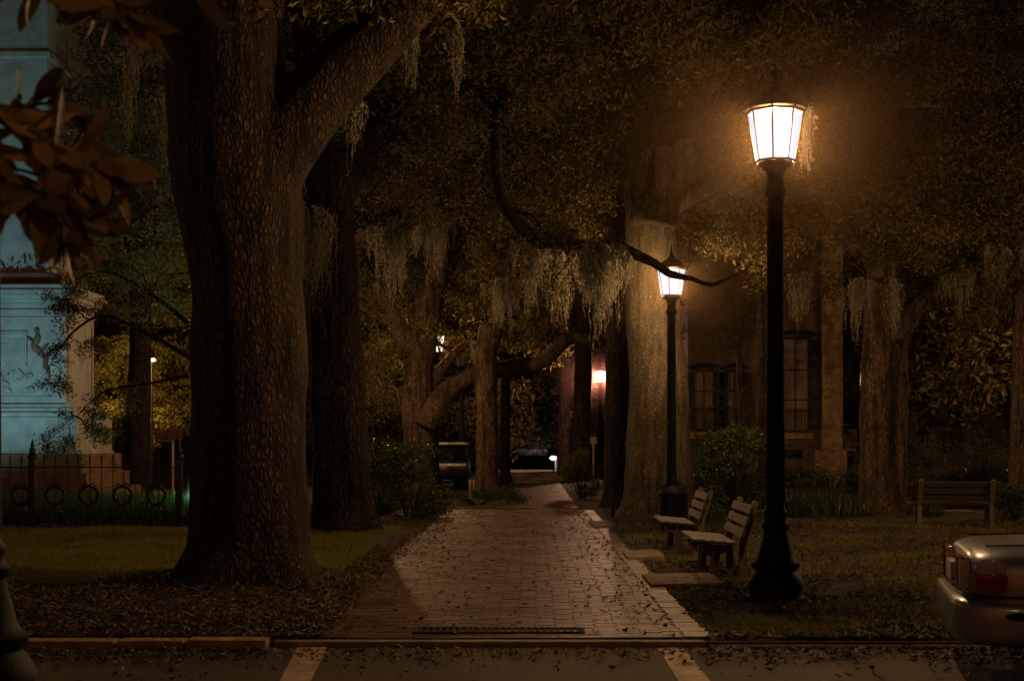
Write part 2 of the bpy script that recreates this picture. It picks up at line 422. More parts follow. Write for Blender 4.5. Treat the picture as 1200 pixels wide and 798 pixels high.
def brick_sheet(name, x0, x1, y0, y1, slope, z, bw=0.196, bl=0.098, wide=None):
    V = []; Fc = []
    ny = int((y1-y0)/bl)
    for j in range(ny):
        yy = y0 + j*bl
        n = max(1, round((x1-x0)/bw))
        row = random.uniform(-0.014, 0.014)
        for i in range(n):
            xa = x0 + i*bw + 0.0009 + random.gauss(0, .0012); xb = x0 + (i+1)*bw - 0.0009 + random.gauss(0, .0012)
            ya, yb = yy + 0.0018, yy + bl - 0.002
            jz = random.gauss(0, 0.0013) + 0.006*noise.noise(Vector((xa*0.8, yy*0.8, 5)))
            tx = random.gauss(0, 0.006); ty = random.gauss(0, 0.008)
            sx = slope*yy + row + random.gauss(0, 0.0012) + 0.03*noise.noise(Vector((0, yy*0.3, 9)))
            b = len(V); e = 0.0025
            cx = (xa+xb)/2; cyy = (ya+yb)/2
            def zz(x, y): return z + jz + tx*(x-cx) + ty*(y-cyy)
            for (x, y, dz) in ((xa, ya, -0.03), (xb, ya, -0.03), (xb, yb, -0.03), (xa, yb, -0.03),
                               (xa, ya, -0.007), (xb, ya, -0.007), (xb, yb, -0.007), (xa, yb, -0.007),
                               (xa+e, ya+e, 0), (xb-e, ya+e, 0), (xb-e, yb-e, 0), (xa+e, yb-e, 0)):
                V.append((x+sx, y, zz(x, y)+dz))
            for q in range(4):
                r_ = (q+1) % 4
                Fc.append((b+q, b+r_, b+4+r_, b+4+q)); Fc.append((b+4+q, b+4+r_, b+8+r_, b+8+q))
            Fc.append((b+8, b+9, b+10, b+11))
    o = np_mesh(name, V, Fc, M['path_brick']); o['kind'] = 'structure'
    return o
brick_sheet('brick_path', PL, PR, KY+0.10, 30.6, SL, 0.022, 0.1547, 0.078)
brick_sheet('brick_edging', PR+0.004, PR+0.20, KY+0.10, 30.6, SL, 0.026, 0.196, 0.10)
brick_sheet('far_path', -0.75, 1.05, 31.5, 52, SL, 0.02, 0.2, 0.2)
V_ = [(PL+SL*10.5, KY+0.1, 0.016), (PR+0.2+SL*10.5, KY+0.1, 0.016), (PR+0.2+SL*30.6, 30.6, 0.016), (PL+SL*30.6, 30.6, 0.016)]
np_mesh('path_sand', V_, [(0, 1, 2, 3)], M['soil'])['kind'] = 'structure'
# a cross walk of slabs between the two stretches and steps far off
np_mesh('cross_path', [(-14, 30.7, -0.004), (10, 30.7, -0.004), (10, 31.4, -0.004), (-14, 31.4, -0.004)], [(0, 1, 2, 3)], M['slab'])['kind'] = 'structure'
for k in range(3):
    MB().box(-0.9, 1.7, 52+k*0.5, 60, -0.1, 0.10+k*0.13, 0.01).build('stone_step', M['slab'])['kind'] = 'structure'

# kerbs
def kerb(x0, x1, y0, y1, z1, mat, label, endround=0):
    o = MB().box(x0, x1, y0, y1, ROADZ-0.05, z1, 0.018).build('kerb', mat, smooth=True)
    o['kind'] = 'structure'
    return o
xk = [-16, -12.4, -9.1, -6.3, -4.55, -2.86, -2.36, -1.76]
for i, (a, b) in enumerate(zip(xk, xk[1:])):
    kerb(a+0.012, b-0.012, KY-0.16+random.uniform(-.008, .008), KY+0.03, 0.035+random.uniform(-.006, .006) , M['kerb'], '')
xk = [1.42, 2.9, 4.6, 6.4, 8.3, 10.6, 14, 18]
for a, b in zip(xk, xk[1:]):
    kerb(a+0.008, b-0.008, KY-0.14, KY+0.02, -0.005+random.uniform(-.006, .006), M['kerb_dark'], '')
# dropped kerb in front of the path
kerb(-1.74, 1.41, KY-0.02, KY+0.096, 0.010, M['slab'], '')
# road markings
def mark(p, name='road_marking'):
    o = np_mesh(name, [(q.x, q.y, ROADZ+0.005) for q in p], [(0, 1, 2, 3)], M['white_line']); o['kind'] = 'structure'
    o['label'] = 'worn painted crossing line on the asphalt'
def rp(px, py): return gnd(px, py, ROADZ)
mark([rp(325, 803), rp(362, 803), rp(384, 758), rp(349, 758)])
mark([rp(798, 803), rp(836, 803), rp(801, 760), rp(771, 760)])
# concrete pads
for (pts) in ([(752, 678), (832, 676), (848, 689), (763, 691)], [(729, 649), (772, 648), (779, 657), (735, 658)], [(690, 614), (716, 613), (722, 619), (697, 620)]):
    q = [gnd(*p) for p in pts]
    V = [(a.x, a.y, 0.055) for a in q] + [(a.x, a.y, -0.05) for a in q]
    o = np_mesh('concrete_slab', V, [(3, 2, 1, 0), (0, 1, 5, 4), (1, 2, 6, 5), (2, 3, 7, 6), (3, 0, 4, 7)], M['slab']); o['kind'] = 'structure'

# drain grate
t = thing('drain_grate', 'long narrow ribbed metal drain grate across the brick path at the road edge', 'drain grate', (-0.10, 10.86, 0.015))
b = MB()
gx0, gx1 = -0.62, 0.62
for y in (-0.14, 0.11): b.box(gx0, gx1, y, y+0.03, 0, 0.02, 0.003)
for x in (gx0-0.03, gx1): b.box(x, x+0.03, -0.14, 0.14, 0, 0.02, 0.003)
b.build('frame', M['kerb_dark'], t)
b = MB()
for k in range(25): b.box(gx0+0.012+k*0.05, gx0+0.036+k*0.05, -0.11, 0.11, 0.002, 0.018, 0.003)
b.build('grille', M['kerb_dark'], t)

# ------------------------------------------------------------------ leaf litter / grass
def quads(P, L, W, yaw, tilt_amp, curl=0.25):
    """curled leaves lying about: each 2 quads (6 verts)"""
    n = len(P)
    ux = np.stack([np.cos(yaw), np.sin(yaw), rng.normal(0, tilt_amp, n)], 1)
    ux /= np.linalg.norm(ux, axis=1)[:, None]
    up = np.stack([rng.normal(0, tilt_amp, n), rng.normal(0, tilt_amp, n), np.ones(n)], 1)
    vy = np.cross(up, ux); vy /= np.linalg.norm(vy, axis=1)[:, None]
    nn = np.cross(ux, vy)
    L = L[:, None]; W = W[:, None]
    c = (rng.uniform(0, curl, n))[:, None]*L
    v = [P - ux*L*0.5 + nn*c, P - vy*W*0.5, P + vy*W*0.5, P + ux*L*0.5 + nn*c,]
    V = np.stack(v, 1).reshape(-1, 3)
    i = np.arange(n)*4
    Fc = np.concatenate([np.stack([i, i+1, i+3], 1), np.stack([i, i+3, i+2], 1)])
    return V, Fc

def litter(name, n, samp, label, size=(0.03, 0.085)):
    P = []
    while len(P) < n:
        p = samp()
        if p is not None: P.append(p)
    P = np.array(P)
    L = rng.uniform(size[0], size[1], n); W = L*rng.uniform(0.3, 0.5, n)
    V, Fc = quads(P, L, W, rng.uniform(0, 2*PI, n), 0.35)
    o = np_mesh(name, V, Fc, M['litter']); props(o, label, None, None, 'stuff'); return o

def s_right():
    y = 10.5 + 16*random.random()**1.5; x = random.uniform(1.2, 0.40*y+0.8)
    pc = x - SL*y
    if pc < PR+0.15+random.random()*0.2: return None
    z = hgt(x, y)
    if noise.noise(Vector((x*0.8, y*0.8, 7))) + 0.25*noise.noise(Vector((x*3, y*3, 1))) < random.uniform(-0.6, 0.05): return None
    for (a, b_, c_, d_) in ((1.3, 1.95, 13.9, 15.4),):
        if a < x < b_+0.2 and c_+0.2 < y < d_ and random.random() < 0.9: return None
    return (x, y, z+0.012+random.random()*0.02)
litter('fallen_leaves', 40000, s_right, 'brown fallen leaves covering the ground right of the brick path')
def s_left():
    y = 10.5 + 17*random.random()**1.6; x = random.uniform(-0.40*y-0.8, -1.4)
    pc = x - SL*y
    if pc > PL+0.15-random.random()*0.25+(0.5 if random.random() < 0.6 else 0.2)*math.exp(-max(0, y-10.5)/5): return None
    nz = noise.noise(Vector((x*0.7, y*0.7, 0)))*0.5
    dtree = math.hypot(x+2.75, y-14.4)
    if 14.4+nz < y < 23.8 and dtree > 1.5 and pc < PL-0.25-nz*0.5 and random.random() < 0.975: return None
    return (x, y, hgt(x, y)+0.015+random.random()*0.025)
litter('fallen_leaves', 30000, s_left, 'brown fallen leaves between the left kerb and the lawn')
def s_path():
    y = 10.5+20*random.random()
    x = random.uniform(PL, PR) + SL*y
    e = (x - SL*y - PL)
    dens = 0.035 + 0.9*math.exp(-e/0.35)*(0.5+noise.noise(Vector((x, y, 2)))) + 0.35*math.exp(-(PR-(x-SL*y))/0.2)
    if random.random() > dens: return None
    return (x, y, 0.03+random.random()*0.008)
litter('scattered_leaves', 1900, s_path, 'small fallen leaves scattered on the brick path', (0.03, 0.08))
def s_road():
    y = KY-0.17-abs(random.gauss(0, 0.35))-0.0
    x = random.uniform(-6, 6)
    if -1.7 < x < 1.3 and random.random() < 0.55: return None
    if random.random() < 0.12: y = random.uniform(7.5, KY-.2)
    return (x, y, ROADZ+0.008+0.02*random.random())
litter('gutter_leaves', 4200, s_road, 'fallen leaves drifted along the gutter of the road', (0.03, 0.085))

def blades(name, n, samp, h, wd, mat, label, lean=0.35):
    P = []
    while len(P) < n:
        p = samp()
        if p is not None: P.append(p)
    P = np.array(P); yaw = rng.uniform(0, PI, n)
    H = rng.uniform(h[0], h[1], n)
    s = np.stack([np.cos(yaw), np.sin(yaw), np.zeros(n)], 1)*wd
    tip = P + np.stack([rng.normal(0, lean, n)*H, rng.normal(0, lean, n)*H, H], 1)
    V = np.stack([P-s, P+s, tip], 1).reshape(-1, 3)
    o = np_mesh(name, V, np.arange(3*n).reshape(-1, 3), mat); props(o, label, None, None, 'stuff'); return o
def s_lawn():
    y = random.uniform(14.3, 24.1); x = random.uniform(-0.38*y-0.3, -1.9)
    nz = noise.noise(Vector((x*0.7, y*0.7, 0)))*0.5
    if y < 14.5+nz or x - SL*y > PL-0.35+nz*0.3: return None
    if math.hypot(x+2.75, y-14.4) < 1.1: return None
    return (x, y, hgt(x, y)+0.01)
blades('lawn_grass', 60000, s_lawn, (0.03, 0.075), 0.006, M['grass'], 'short dull green lawn grass between the kerb leaves and the iron fence')
def s_weed():
    y = 10.6+15*random.random()**1.3; x = random.uniform(1.5, 0.4*y+0.5)
    if x-SL*y < PR+0.3 or noise.noise(Vector((x*1.1, y*1.1, 4))) < random.uniform(-0.1, 0.35): return None
    return (x, y, hgt(x, y))
blades('weedy_grass', 18000, s_weed, (0.03, 0.11), 0.005, M['grass'], 'sparse weedy grass tufts among the fallen leaves right of the path', 0.6)
def s_fence():
    y = random.uniform(25.2, 29.8); x = random.uniform(-0.37*y-0.3, -5.3)
    return (x, y, 0)
blades('tall_grass', 9000, s_fence, (0.25, 0.62), 0.012, M['grass_green'], 'tall green grass growing behind the iron fence', 0.3)

# ------------------------------------------------------------------ street lamps
def make_lamp(label, x, y, z=0.0, lit=True, near=True, glow='glow'):
    t = thing('street_lamp', label, 'street lamp', (x, y, z), 0.1, 'black iron street lamps of the square')
    seg = 32
    b = MB()   # bell base
    b.lathe([(0.285, -0.02), (0.285, 0.05), (0.27, 0.065), (0.265, 0.12), (0.285, 0.135), (0.28, 0.17), (0.235, 0.25), (0.20, 0.285), (0.205, 0.30), (0.235, 0.325), (0.24, 0.36),
             (0.20, 0.385), (0.175, 0.43), (0.15, 0.52), (0.125, 0.60), (0.115, 0.66), (0.135, 0.68), (0.138, 0.715), (0.115, 0.735), (0.105, 0.78), (0.115, 0.80), (0.115, 0.83), (0.098, 0.85), (0.09, 0.90)], 32, sc=0.94)
    b.build('base', M['iron'], t, True)
    b = MB(); b.lathe([(0.088, 0.88), (0.084, 1.6), (0.078, 2.6), (0.073, 3.73)], 96, flute=12, fdepth=0.10); b.build('pole', M['iron'], t, True)
    b = MB(); b.lathe([(0.078, 3.71), (0.095, 3.73), (0.098, 3.77), (0.08, 3.80), (0.072, 3.88), (0.085, 3.94), (0.12, 3.98), (0.155, 4.005), (0.158, 4.03), (0.10, 4.033)], 24); b.build('collar', M['iron'], t, True)
    zb, zt, rb, rt = 4.04, 4.49, 0.178, 0.255
    n = 8
    g = MB(); g.lathe([(rb-0.008, zb), (rt-0.008, zt)], n, rot=PI/n)
    bm = g.bm
    for f in [f for f in bm.faces if len(f.verts) == n]: bm.faces.remove(f)
    g.build('lantern_glass', M[glow] if lit else M['dead_glass'], t)
    fr = MB()
    for i in range(n):
        a = 2*PI*i/n + PI/n
        ca, sa = math.cos(a), math.sin(a)
        fr.tube([(rb*ca, rb*sa, zb-0.01), ((rt+0.003)*ca, (rt+0.003)*sa, zt), ((rt+0.03)*ca, (rt+0.03)*sa, zt+0.015), ((rt+0.028)*ca, (rt+0.028)*sa, zt+0.05)], [0.007, 0.008, 0.008, 0.010], 6)
        a2 = a + 2*PI/n
        for rr, zz in ((rb, zb), (rt+0.002, zt)):
            fr.tube([(rr*ca, rr*sa, zz), (rr*math.cos(a2), rr*math.sin(a2), zz)], 0.012, 6)
    fr.build('lantern_frame', M['iron'], t, True)
    b = MB(); b.lathe([(0.275, zt+0.008), (0.29, zt+0.02), (0.275, zt+0.035), (0.22, zt+0.09), (0.14, zt+0.16), (0.075, zt+0.19), (0.06, zt+0.21), (0.07, zt+0.225), (0.05, zt+0.24)], 24)
    b.build('roof', M['iron'], t, True)
    b = MB(); b.lathe([(0.03, zt+0.235), (0.04, zt+0.27), (0.018, zt+0.30), (0.028, zt+0.32), (0.012, zt+0.36), (0.004, zt+0.44)], 12); b.build('finial', M['iron'], t, True)
    return t

def burner(x, y, z, power, color, r=0.07):
    # light split in two: upper for the ground, added lower one for the canopy
    for dz, f in (((0.0, 0.5), (-0.21, 0.5)) if r > 0.05 else ((0, 1),)):
        l = bpy.data.lights.new('burner', 'POINT'); l.energy = power*f; l.color = color; l.shadow_soft_size = r
        o = link(bpy.data.objects.new('burner_light', l)); o.location = (x, y, z+dz)

WARM = (1.0, 0.56, 0.24)
lamps = [
    ('tall black lamp with the largest lit lantern, standing right of the benches', 2.42, 13.07, 900, 'glow'),
    ('lit lamp in front of the pale oak trunk, its lantern crossed by a bare limb', 2.79, 24.9, 620, 'glow'),
    ('small far lit lamp glowing pinkish left of the pale oak trunk', 3.72, 60.0, 2400, 'glow_far'),
    ('distant lit lamp half hidden beside the left mid oak', -2.15, 40.2, 440, 'glow_far'),
]
def lamp_halo(x, y, z, R_, k, col):
    """added scatter ball for the halo round a lantern, denser inwards"""
    m, nt, out = new_mat('lamp_halo')
    v = N(nt, 'ShaderNodeVolumeScatter'); v.inputs['Color'].default_value = (*col, 1)
    tc = N(nt, 'ShaderNodeTexCoord'); ln = N(nt, 'ShaderNodeVectorMath', operation='LENGTH')
    nt.links.new(tc.outputs['Object'], ln.inputs[0])
    mr = N(nt, 'ShaderNodeMapRange'); mr.inputs['From Min'].default_value = 0.1; mr.inputs['From Max'].default_value = R_; mr.inputs['To Min'].default_value = 1; mr.inputs['To Max'].default_value = 0
    nt.links.new(ln.outputs['Value'], mr.inputs['Value'])
    pw = N(nt, 'ShaderNodeMath', operation='POWER'); pw.inputs[1].default_value = 3.3; nt.links.new(mr.outputs[0], pw.inputs[0])
    ml = N(nt, 'ShaderNodeMath', operation='MULTIPLY'); ml.inputs[1].default_value = k; nt.links.new(pw.outputs[0], ml.inputs[0])
    nt.links.new(ml.outputs[0], v.inputs['Density']); nt.links.new(v.outputs[0], out.inputs['Volume'])
    b = MB(); bmesh.ops.create_icosphere(b.bm, subdivisions=3, radius=R_*1.01)
    o = b.build('halo_volume', m, None, True); o.location = (x, y, z); o['kind'] = 'structure'  # ball added only to give the lantern its halo
for i, (lab, x, y, p, g) in enumerate(lamps):
    lamp_halo(x, y, 4.3, (2.9, 2.6, 2.6, 1.0)[i], (0.020, 0.024, 0.09, 0.010)[i], (1, 0.68, 0.40) if i != 2 else (1, 0.58, 0.50))
    make_lamp(lab, x, y, 0, True, i < 2, g)
    burner(x, y, 4.37, p*4.6, WARM if i != 2 else (1.0, 0.50, 0.30))
make_lamp('unlit lamp far behind the left mid oak, only its slim pole and pointed top showing', -1.68, 47.5, 0, False)
t = make_lamp('dark lamp post close by at the left edge, only its ornate iron base in view', -2.765, 7.45, ROADZ+0.12, True)
MB().lathe([(0.20, -0.14), (0.20, -0.05), (0.15, -0.022)], 24).build('plinth', M['iron'], t, True)
burner(-2.765, 7.45, 4.5, 30, WARM)
make_lamp('street lamp across the road behind the viewer', 1.6, -0.6, ROADZ, True)
burner(1.6, -0.6, 4.27, 900, WARM)
for (lab, x, y, p) in (('added lamp out of view right of the bench, brightening hedge and foliage', 10.6, 22.0, 3400),
                       ('added lamp out of view at right, lighting the house front', 14.6, 37.0, 3200),
                       ('added lamp hidden behind the dark oak trunk, lighting the left mid oak', -3.95, 33.5, 3800),
                       ('added lamp out of view at left, brightening lawn and kerb', -8.3, 13.6, 520)):
    make_lamp(lab, x, y); burner(x, y, 4.37, p, WARM)  # lamps added out of sight to brighten foliage, house, mid oak and lawn
# left lamp amid yellow foliage, and the white one at the end of the path
p = at(178, 422, 43)
t = thing('street_lamp', 'tiny lit lamp in the yellow foliage between monument and big oak', 'street lamp', (p.x, p.y, 0))
MB().lathe([(0.04, 0), (0.03, p.z-0.05)], 10).build('pole', M['iron'], t, True)
MB().lathe([(0.05, p.z-0.05), (0.12, p.z-0.02), (0.12, p.z+0.03), (0.05, p.z+0.06)], 12).build('lantern_glass', glowmat('glow_warm', (1, 0.8, 0.55), 1.5), t, True)
burner(p.x-0.6, p.y-1.0, p.z, 750, (1.0, 0.58, 0.18))
p = at(648, 536.5, 70)
t = thing('street_lamp', 'small cold white light on a slim pole at the end of the path', 'street lamp', (p.x+0.15, p.y, 0))
MB().lathe([(0.07, 0), (0.06, p.z+0.1)], 10).build('pole', M['pale_metal'], t, True)
MB().lathe([(0.05, p.z-0.1), (0.16, p.z-0.04), (0.16, p.z+0.04), (0.05, p.z+0.1)], 12, c=(-0.15, -0.1)).build('lantern_glass', glowmat('glow_white', (0.8, 0.95, 1), 2.2), t, True)
burner(p.x-0.2, p.y-0.6, p.z, 8, (0.75, 0.9, 1.0))

# ------------------------------------------------------------------ trees
def catmull(pts, rad, step):
    P = [Vector(p) for p in pts]; out = []; R = []
    for i in range(len(P)-1):
        p0 = P[max(i-1, 0)]; p1 = P[i]; p2 = P[i+1]; p3 = P[min(i+2, len(P)-1)]
        n = max(2, int((p2-p1).length/step))
        for k in range(n):
            s = k/n
            out.append(0.5*((2*p1) + (p2-p0)*s + (2*p0-5*p1+4*p2-p3)*s*s + (3*p1-p0-3*p2+p3)*s**3))
            R.append(rad[i]*(1-s)+rad[i+1]*s)
    out.append(P[-1]); R.append(rad[-1])
    return out, R

def add_limb(bm, pts, rad, seg=20, step=0.25, wob=0.075, flare=None, seed=0.0):
    P, R = catmull(pts, rad, step)
    t0 = (P[1]-P[0]).normalized()
    up = Vector((0, 1, 0)) if abs(t0.y) < 0.8 else Vector((1, 0, 0))
    nrm = t0.cross(up).normalized(); rings = []
    for i, p in enumerate(P):
        t = (P[min(i+1, len(P)-1)] - P[max(i-1, 0)]).normalized()
        nrm = (nrm - t*nrm.dot(t)).normalized(); bn = t.cross(nrm)
        ring = []
        for k in range(seg):
            a = 2*PI*k/seg
            dr = nrm*math.cos(a)+bn*math.sin(a)
            q = p + dr*R[i]
            w_ = noise.noise(q*1.1+Vector((seed, 0, 0)))*wob*2 + noise.noise(q*3.0)*wob*0.6
            r = R[i]*(1+w_)
            if flare:
                fh = max(0.0, 1-(p.z)/flare[0])
                if fh > 0:
                    lob = 0.55+0.45*math.cos(a*flare[2]+seed*3+0.8*math.sin(a))
                    r *= 1+flare[1]*fh**2.4*lob
            ring.append(bm.verts.new(p + dr*r))
        rings.append(ring)
    for a, b in zip(rings, rings[1:]):
        for i in range(seg):
            j = (i+1) % seg
            bm.faces.new((a[i], a[j], b[j], b[i]))
    bm.faces.new(list(reversed(rings[0]))); bm.faces.new(rings[-1])
    return P, R

def branchlets(bm, P, R, n, length, tips, levels=2, start=0.3, spread=0.9, droop=-0.05, rmin=0.012):
    """wandering secondary branches off a limb"""
    for _ in range(n):
        i = random.randint(int(len(P)*start), len(P)-1)
        p = P[i].copy(); r = max(rmin, R[i]*random.uniform(0.25, 0.5))
        t = (P[min(i+1, len(P)-1)]-P[max(0, i-1)]).normalized()
        d = (t*0.5 + Vector((random.gauss(0, spread), random.gauss(0, spread), random.gauss(0.1, spread*0.6)))).normalized()
        L = length*random.uniform(0.6, 1.3); m = 7
        pts = [p]
        for k in range(m):
            d = (d + Vector((random.gauss(0, 0.35), random.gauss(0, 0.35), random.gauss(droop, 0.3)))).normalized()
            pts.append(pts[-1]+d*L/m)
        rr = [max(rmin*0.5, r*(1-k/(m+1)*0.9)) for k in range(m+1)]
        s = MB.__new__(MB); s.bm = bm
        s.tube(pts, rr, 6)
        tips.extend(pts[3:])
        if levels > 1:
            branchlets(bm, pts, rr, 3, length*0.5, tips, levels-1, 0.3, spread, droop, rmin*0.7)

def leaf_cloud(centers, per, rad, L=(0.05, 0.09), ratio=0.42):
    """leaf-sized diamonds in clumps round the given centres"""
    C = np.array(centers, float)
    n = len(C)*per
    P = np.repeat(C, per, 0)
    off = rng.normal(0, 1, (n, 3)); off /= np.linalg.norm(off, axis=1)[:, None]
    off *= (rng.random(n)**0.55)[:, None]*rad
    off[:, 2] *= 0.6
    P = P+off
    L = rng.uniform(L[0], L[1], n)[:, None]
    u = rng.normal(0, 1, (n, 3)); u[:, 2] -= 0.3; u /= np.linalg.norm(u, axis=1)[:, None]
    q = rng.normal(0, 1, (n, 3)); q[:, 2] += 0.6
    v = np.cross(u, q); v /= np.linalg.norm(v, axis=1)[:, None]
    nn = np.cross(u, v)
    V = np.stack([P-u*L*0.5, P-v*L*ratio*0.5+nn*L*0.08, P+u*L*0.5-nn*L*0.1, P+v*L*ratio*0.5+nn*L*0.08], 1).reshape(-1, 3)
    return V, np.arange(4*n).reshape(-1, 4)

def ellip(c, r, n, hollow=0.35):
    out = []
    while len(out) < n:
        v = Vector([random.gauss(0, 1) for _ in range(3)]).normalized()*(hollow+(1-hollow)*random.random())**0.6
        q = Vector((v.x*r[0], v.y*r[1], v.z*r[2])) + Vector(c)
        # uneven outline with gaps
        if noise.noise(q*0.9) < -0.12: continue
        out.append(tuple(q))
    return out

def make_tree(label, limbs, bmat, ells, leafm='leaf_oak', per=26, crad=0.36, leaf=(0.075, 0.135), voxel=0.05, tw=(6, 1.6), loc=None, group=None, seed=0.0, name='oak_tree', base=None):
    base = base or Vector(limbs[0][0][0]); base = Vector((base.x, base.y, 0))
    t = thing(name, label, 'tree', base, 0, group)
    bm = bmesh.new(); tips = []
    for i, (pts, rad, fl) in enumerate(limbs):
        P, R = add_limb(bm, [Vector(p)-base for p in pts], rad, flare=fl if isinstance(fl, tuple) else None, seed=seed+i, seg=28)
        if (fl is None or isinstance(fl, float)) and tw[0]:
            for _ in range(tw[0]):
                bt = bmesh.new(); ke = int(len(P)*(fl or 1)); branchlets(bt, P[:ke], R[:ke], 1, tw[1], tips)
                me = bpy.data.meshes.new('branch'); bt.to_mesh(me); bt.free(); me.materials.append(bmat)
                link(bpy.data.objects.new('branch', me), t)
    bmesh.ops.recalc_face_normals(bm, faces=bm.faces)
    me = bpy.data.meshes.new('trunk'); bm.to_mesh(me); bm.free(); me.materials.append(bmat)
    o = link(bpy.data.objects.new('trunk', me), t)
    md = o.modifiers.new('remesh', 'REMESH'); md.mode = 'VOXEL'; md.voxel_size = voxel; md.use_smooth_shade = True
    sm = o.modifiers.new('smooth', 'SMOOTH'); sm.factor = 0.5; sm.iterations = 4
    C = [tuple(p) for p in tips]
    for (c, r, n) in ells:
        C += [tuple(Vector(q)-base) for q in ellip(c, r, n)]
    if C:
        V, Fc = leaf_cloud(C, per, crad, leaf)
        np_mesh('crown', V, Fc, M[leafm], t)
    return t

def L3(pts, d=None):
    return [at(p[0], p[1], p[2] if len(p) > 2 else d) for p in pts]

# the great oak, left foreground
d = 14.4
oak = make_tree('huge oak in the left foreground with deeply plated bark and forking limbs',
    [([Vector((-2.68, d, -0.2))]+L3([(292, 640), (292, 560), (291, 440), (290, 330), (286, 255), (276, 190), (264, 110), (256, 20), (246, -80), (240, -180)], d), [0.66, 0.62, 0.605, 0.59, 0.58, 0.60, 0.62, 0.61, 0.58, 0.54, 0.40], (1.1, 0.42, 5)),
     (L3([(250, -40), (225, -120), (190, -260)], d), [0.45, 0.36, 0.22], None),
     (L3([(262, -40), (290, -140), (320, -300)], d+0.15), [0.45, 0.36, 0.18], None),
     (L3([(285, 260), (318, 185), (348, 138), (386, 96), (424, 58), (462, 24), (505, -15), (560, -80, 16), (620, -100, 19), (610, 10, 21.5)], d), [0.40, 0.44, 0.40, 0.35, 0.30, 0.26, 0.24, 0.21, 0.19, 0.17], None),
     (L3([(610, 10, 21.5), (585, 120, 22.6), (582, 200, 23), (592, 238, 23.3), (612, 266, 23.4), (635, 284, 23.5), (668, 284, 23.6), (694, 292, 23.6), (718, 286, 23.7), (748, 300, 23.8), (768, 309, 23.8), (785, 321, 23.9), (812, 327, 24), (835, 334, 24), (868, 318, 24)], d),
      [0.15, 0.11, 0.10, 0.11, 0.125, 0.12, 0.105, 0.115, 0.095, 0.085, 0.075, 0.072, 0.05, 0.045, 0.02], 0.62)],
    M['bark_near'], [(at(330, -25, 12.8), (0.9, 0.5, 0.35), 30), (at(480, -25, 13.2), (1.0, 0.5, 0.35), 40), (at(560, 70, 20), (1.8, 1.5, 1.0), 200), (at(700, 40, 19), (2.2, 1.5, 0.9), 220), (at(440, 20, 19), (1.4, 1.2, 0.7), 110), (at(850, 20, 18.5), (1.8, 1.2, 0.7), 150)], voxel=0.035, tw=(4, 1.5), per=22, seed=2.0)

oakm = make_tree('dark oak standing just behind the great left oak',
    [([Vector((at(402, 600, 22.8).x, 22.8, -0.2))]+L3([(401, 540), (395, 430), (390, 330), (388, 250), (392, 180)], 22.8), [0.50, 0.45, 0.42, 0.40, 0.38, 0.36], (1.0, 0.4, 4)),
     (L3([(390, 260), (370, 160), (360, 60), (340, -60)], 22.8), [0.34, 0.28, 0.22, 0.14], None),
     (L3([(390, 240), (430, 170), (480, 120), (540, 90)], 23), [0.3, 0.22, 0.17, 0.08], None)],
    M['bark_dark'], [(at(480, 170, 24.5), (2.0, 1.6, 1.3), 260), (at(560, 90, 23), (2.2, 1.8, 1.2), 260), (at(430, 60, 23), (1.4, 1.5, 1.0), 160)], tw=(6, 1.8))

make_tree('pale barked oak with a wide flared foot beside the trash can',
    [([Vector((at(771, 600, 27.2).x, 27.2, -0.2))]+L3([(771, 540), (770, 450), (768, 370), (766, 300), (764, 235)], 27.2), [0.67, 0.61, 0.57, 0.53, 0.50, 0.48], (1.0, 0.55, 5)),
     (L3([(764, 260), (745, 180), (715, 110), (700, 40), (660, -20)], 26.2), [0.42, 0.32, 0.25, 0.19, 0.12], None),
     (L3([(766, 260), (790, 190), (830, 110), (880, 40), (900, -40)], 26.0), [0.40, 0.31, 0.24, 0.18, 0.10], None),
     (L3([(770, 250), (850, 215), (910, 240), (960, 215), (1010, 225)], 26.5), [0.22, 0.16, 0.12, 0.09, 0.05], None)],
    M['bark_pale'], [(at(680, 150, 25), (2.2, 1.6, 1.6), 330), (at(840, 230, 27.5), (1.9, 1.2, 1.3), 300), (at(880, 270, 24.6), (1.1, 0.8, 0.6), 70), (at(640, 130, 23.5), (2.0, 1.0, 1.0), 120), (at(870, 90, 25.5), (2.6, 1.8, 1.6), 380), (at(640, 225, 26.5), (1.3, 1.0, 0.9), 150)], tw=(9, 1.8), seed=5.0)

make_tree('shadowed oak trunk just left of the pale barked oak',
    [([Vector((at(728, 600, 33).x, 33, -0.2))]+L3([(728, 540), (727, 420), (726, 320), (722, 240)], 33), [0.42, 0.38, 0.35, 0.33, 0.3], (0.9, 0.4, 4)),
     (L3([(724, 250), (700, 180), (690, 100)], 33), [0.28, 0.2, 0.12], None)],
    M['bark_dark'], [(at(640, 290, 36), (2.0, 1.5, 1.2), 190), (at(700, 300, 34), (1.6, 1.5, 1.2), 140)], tw=(6, 2.0))

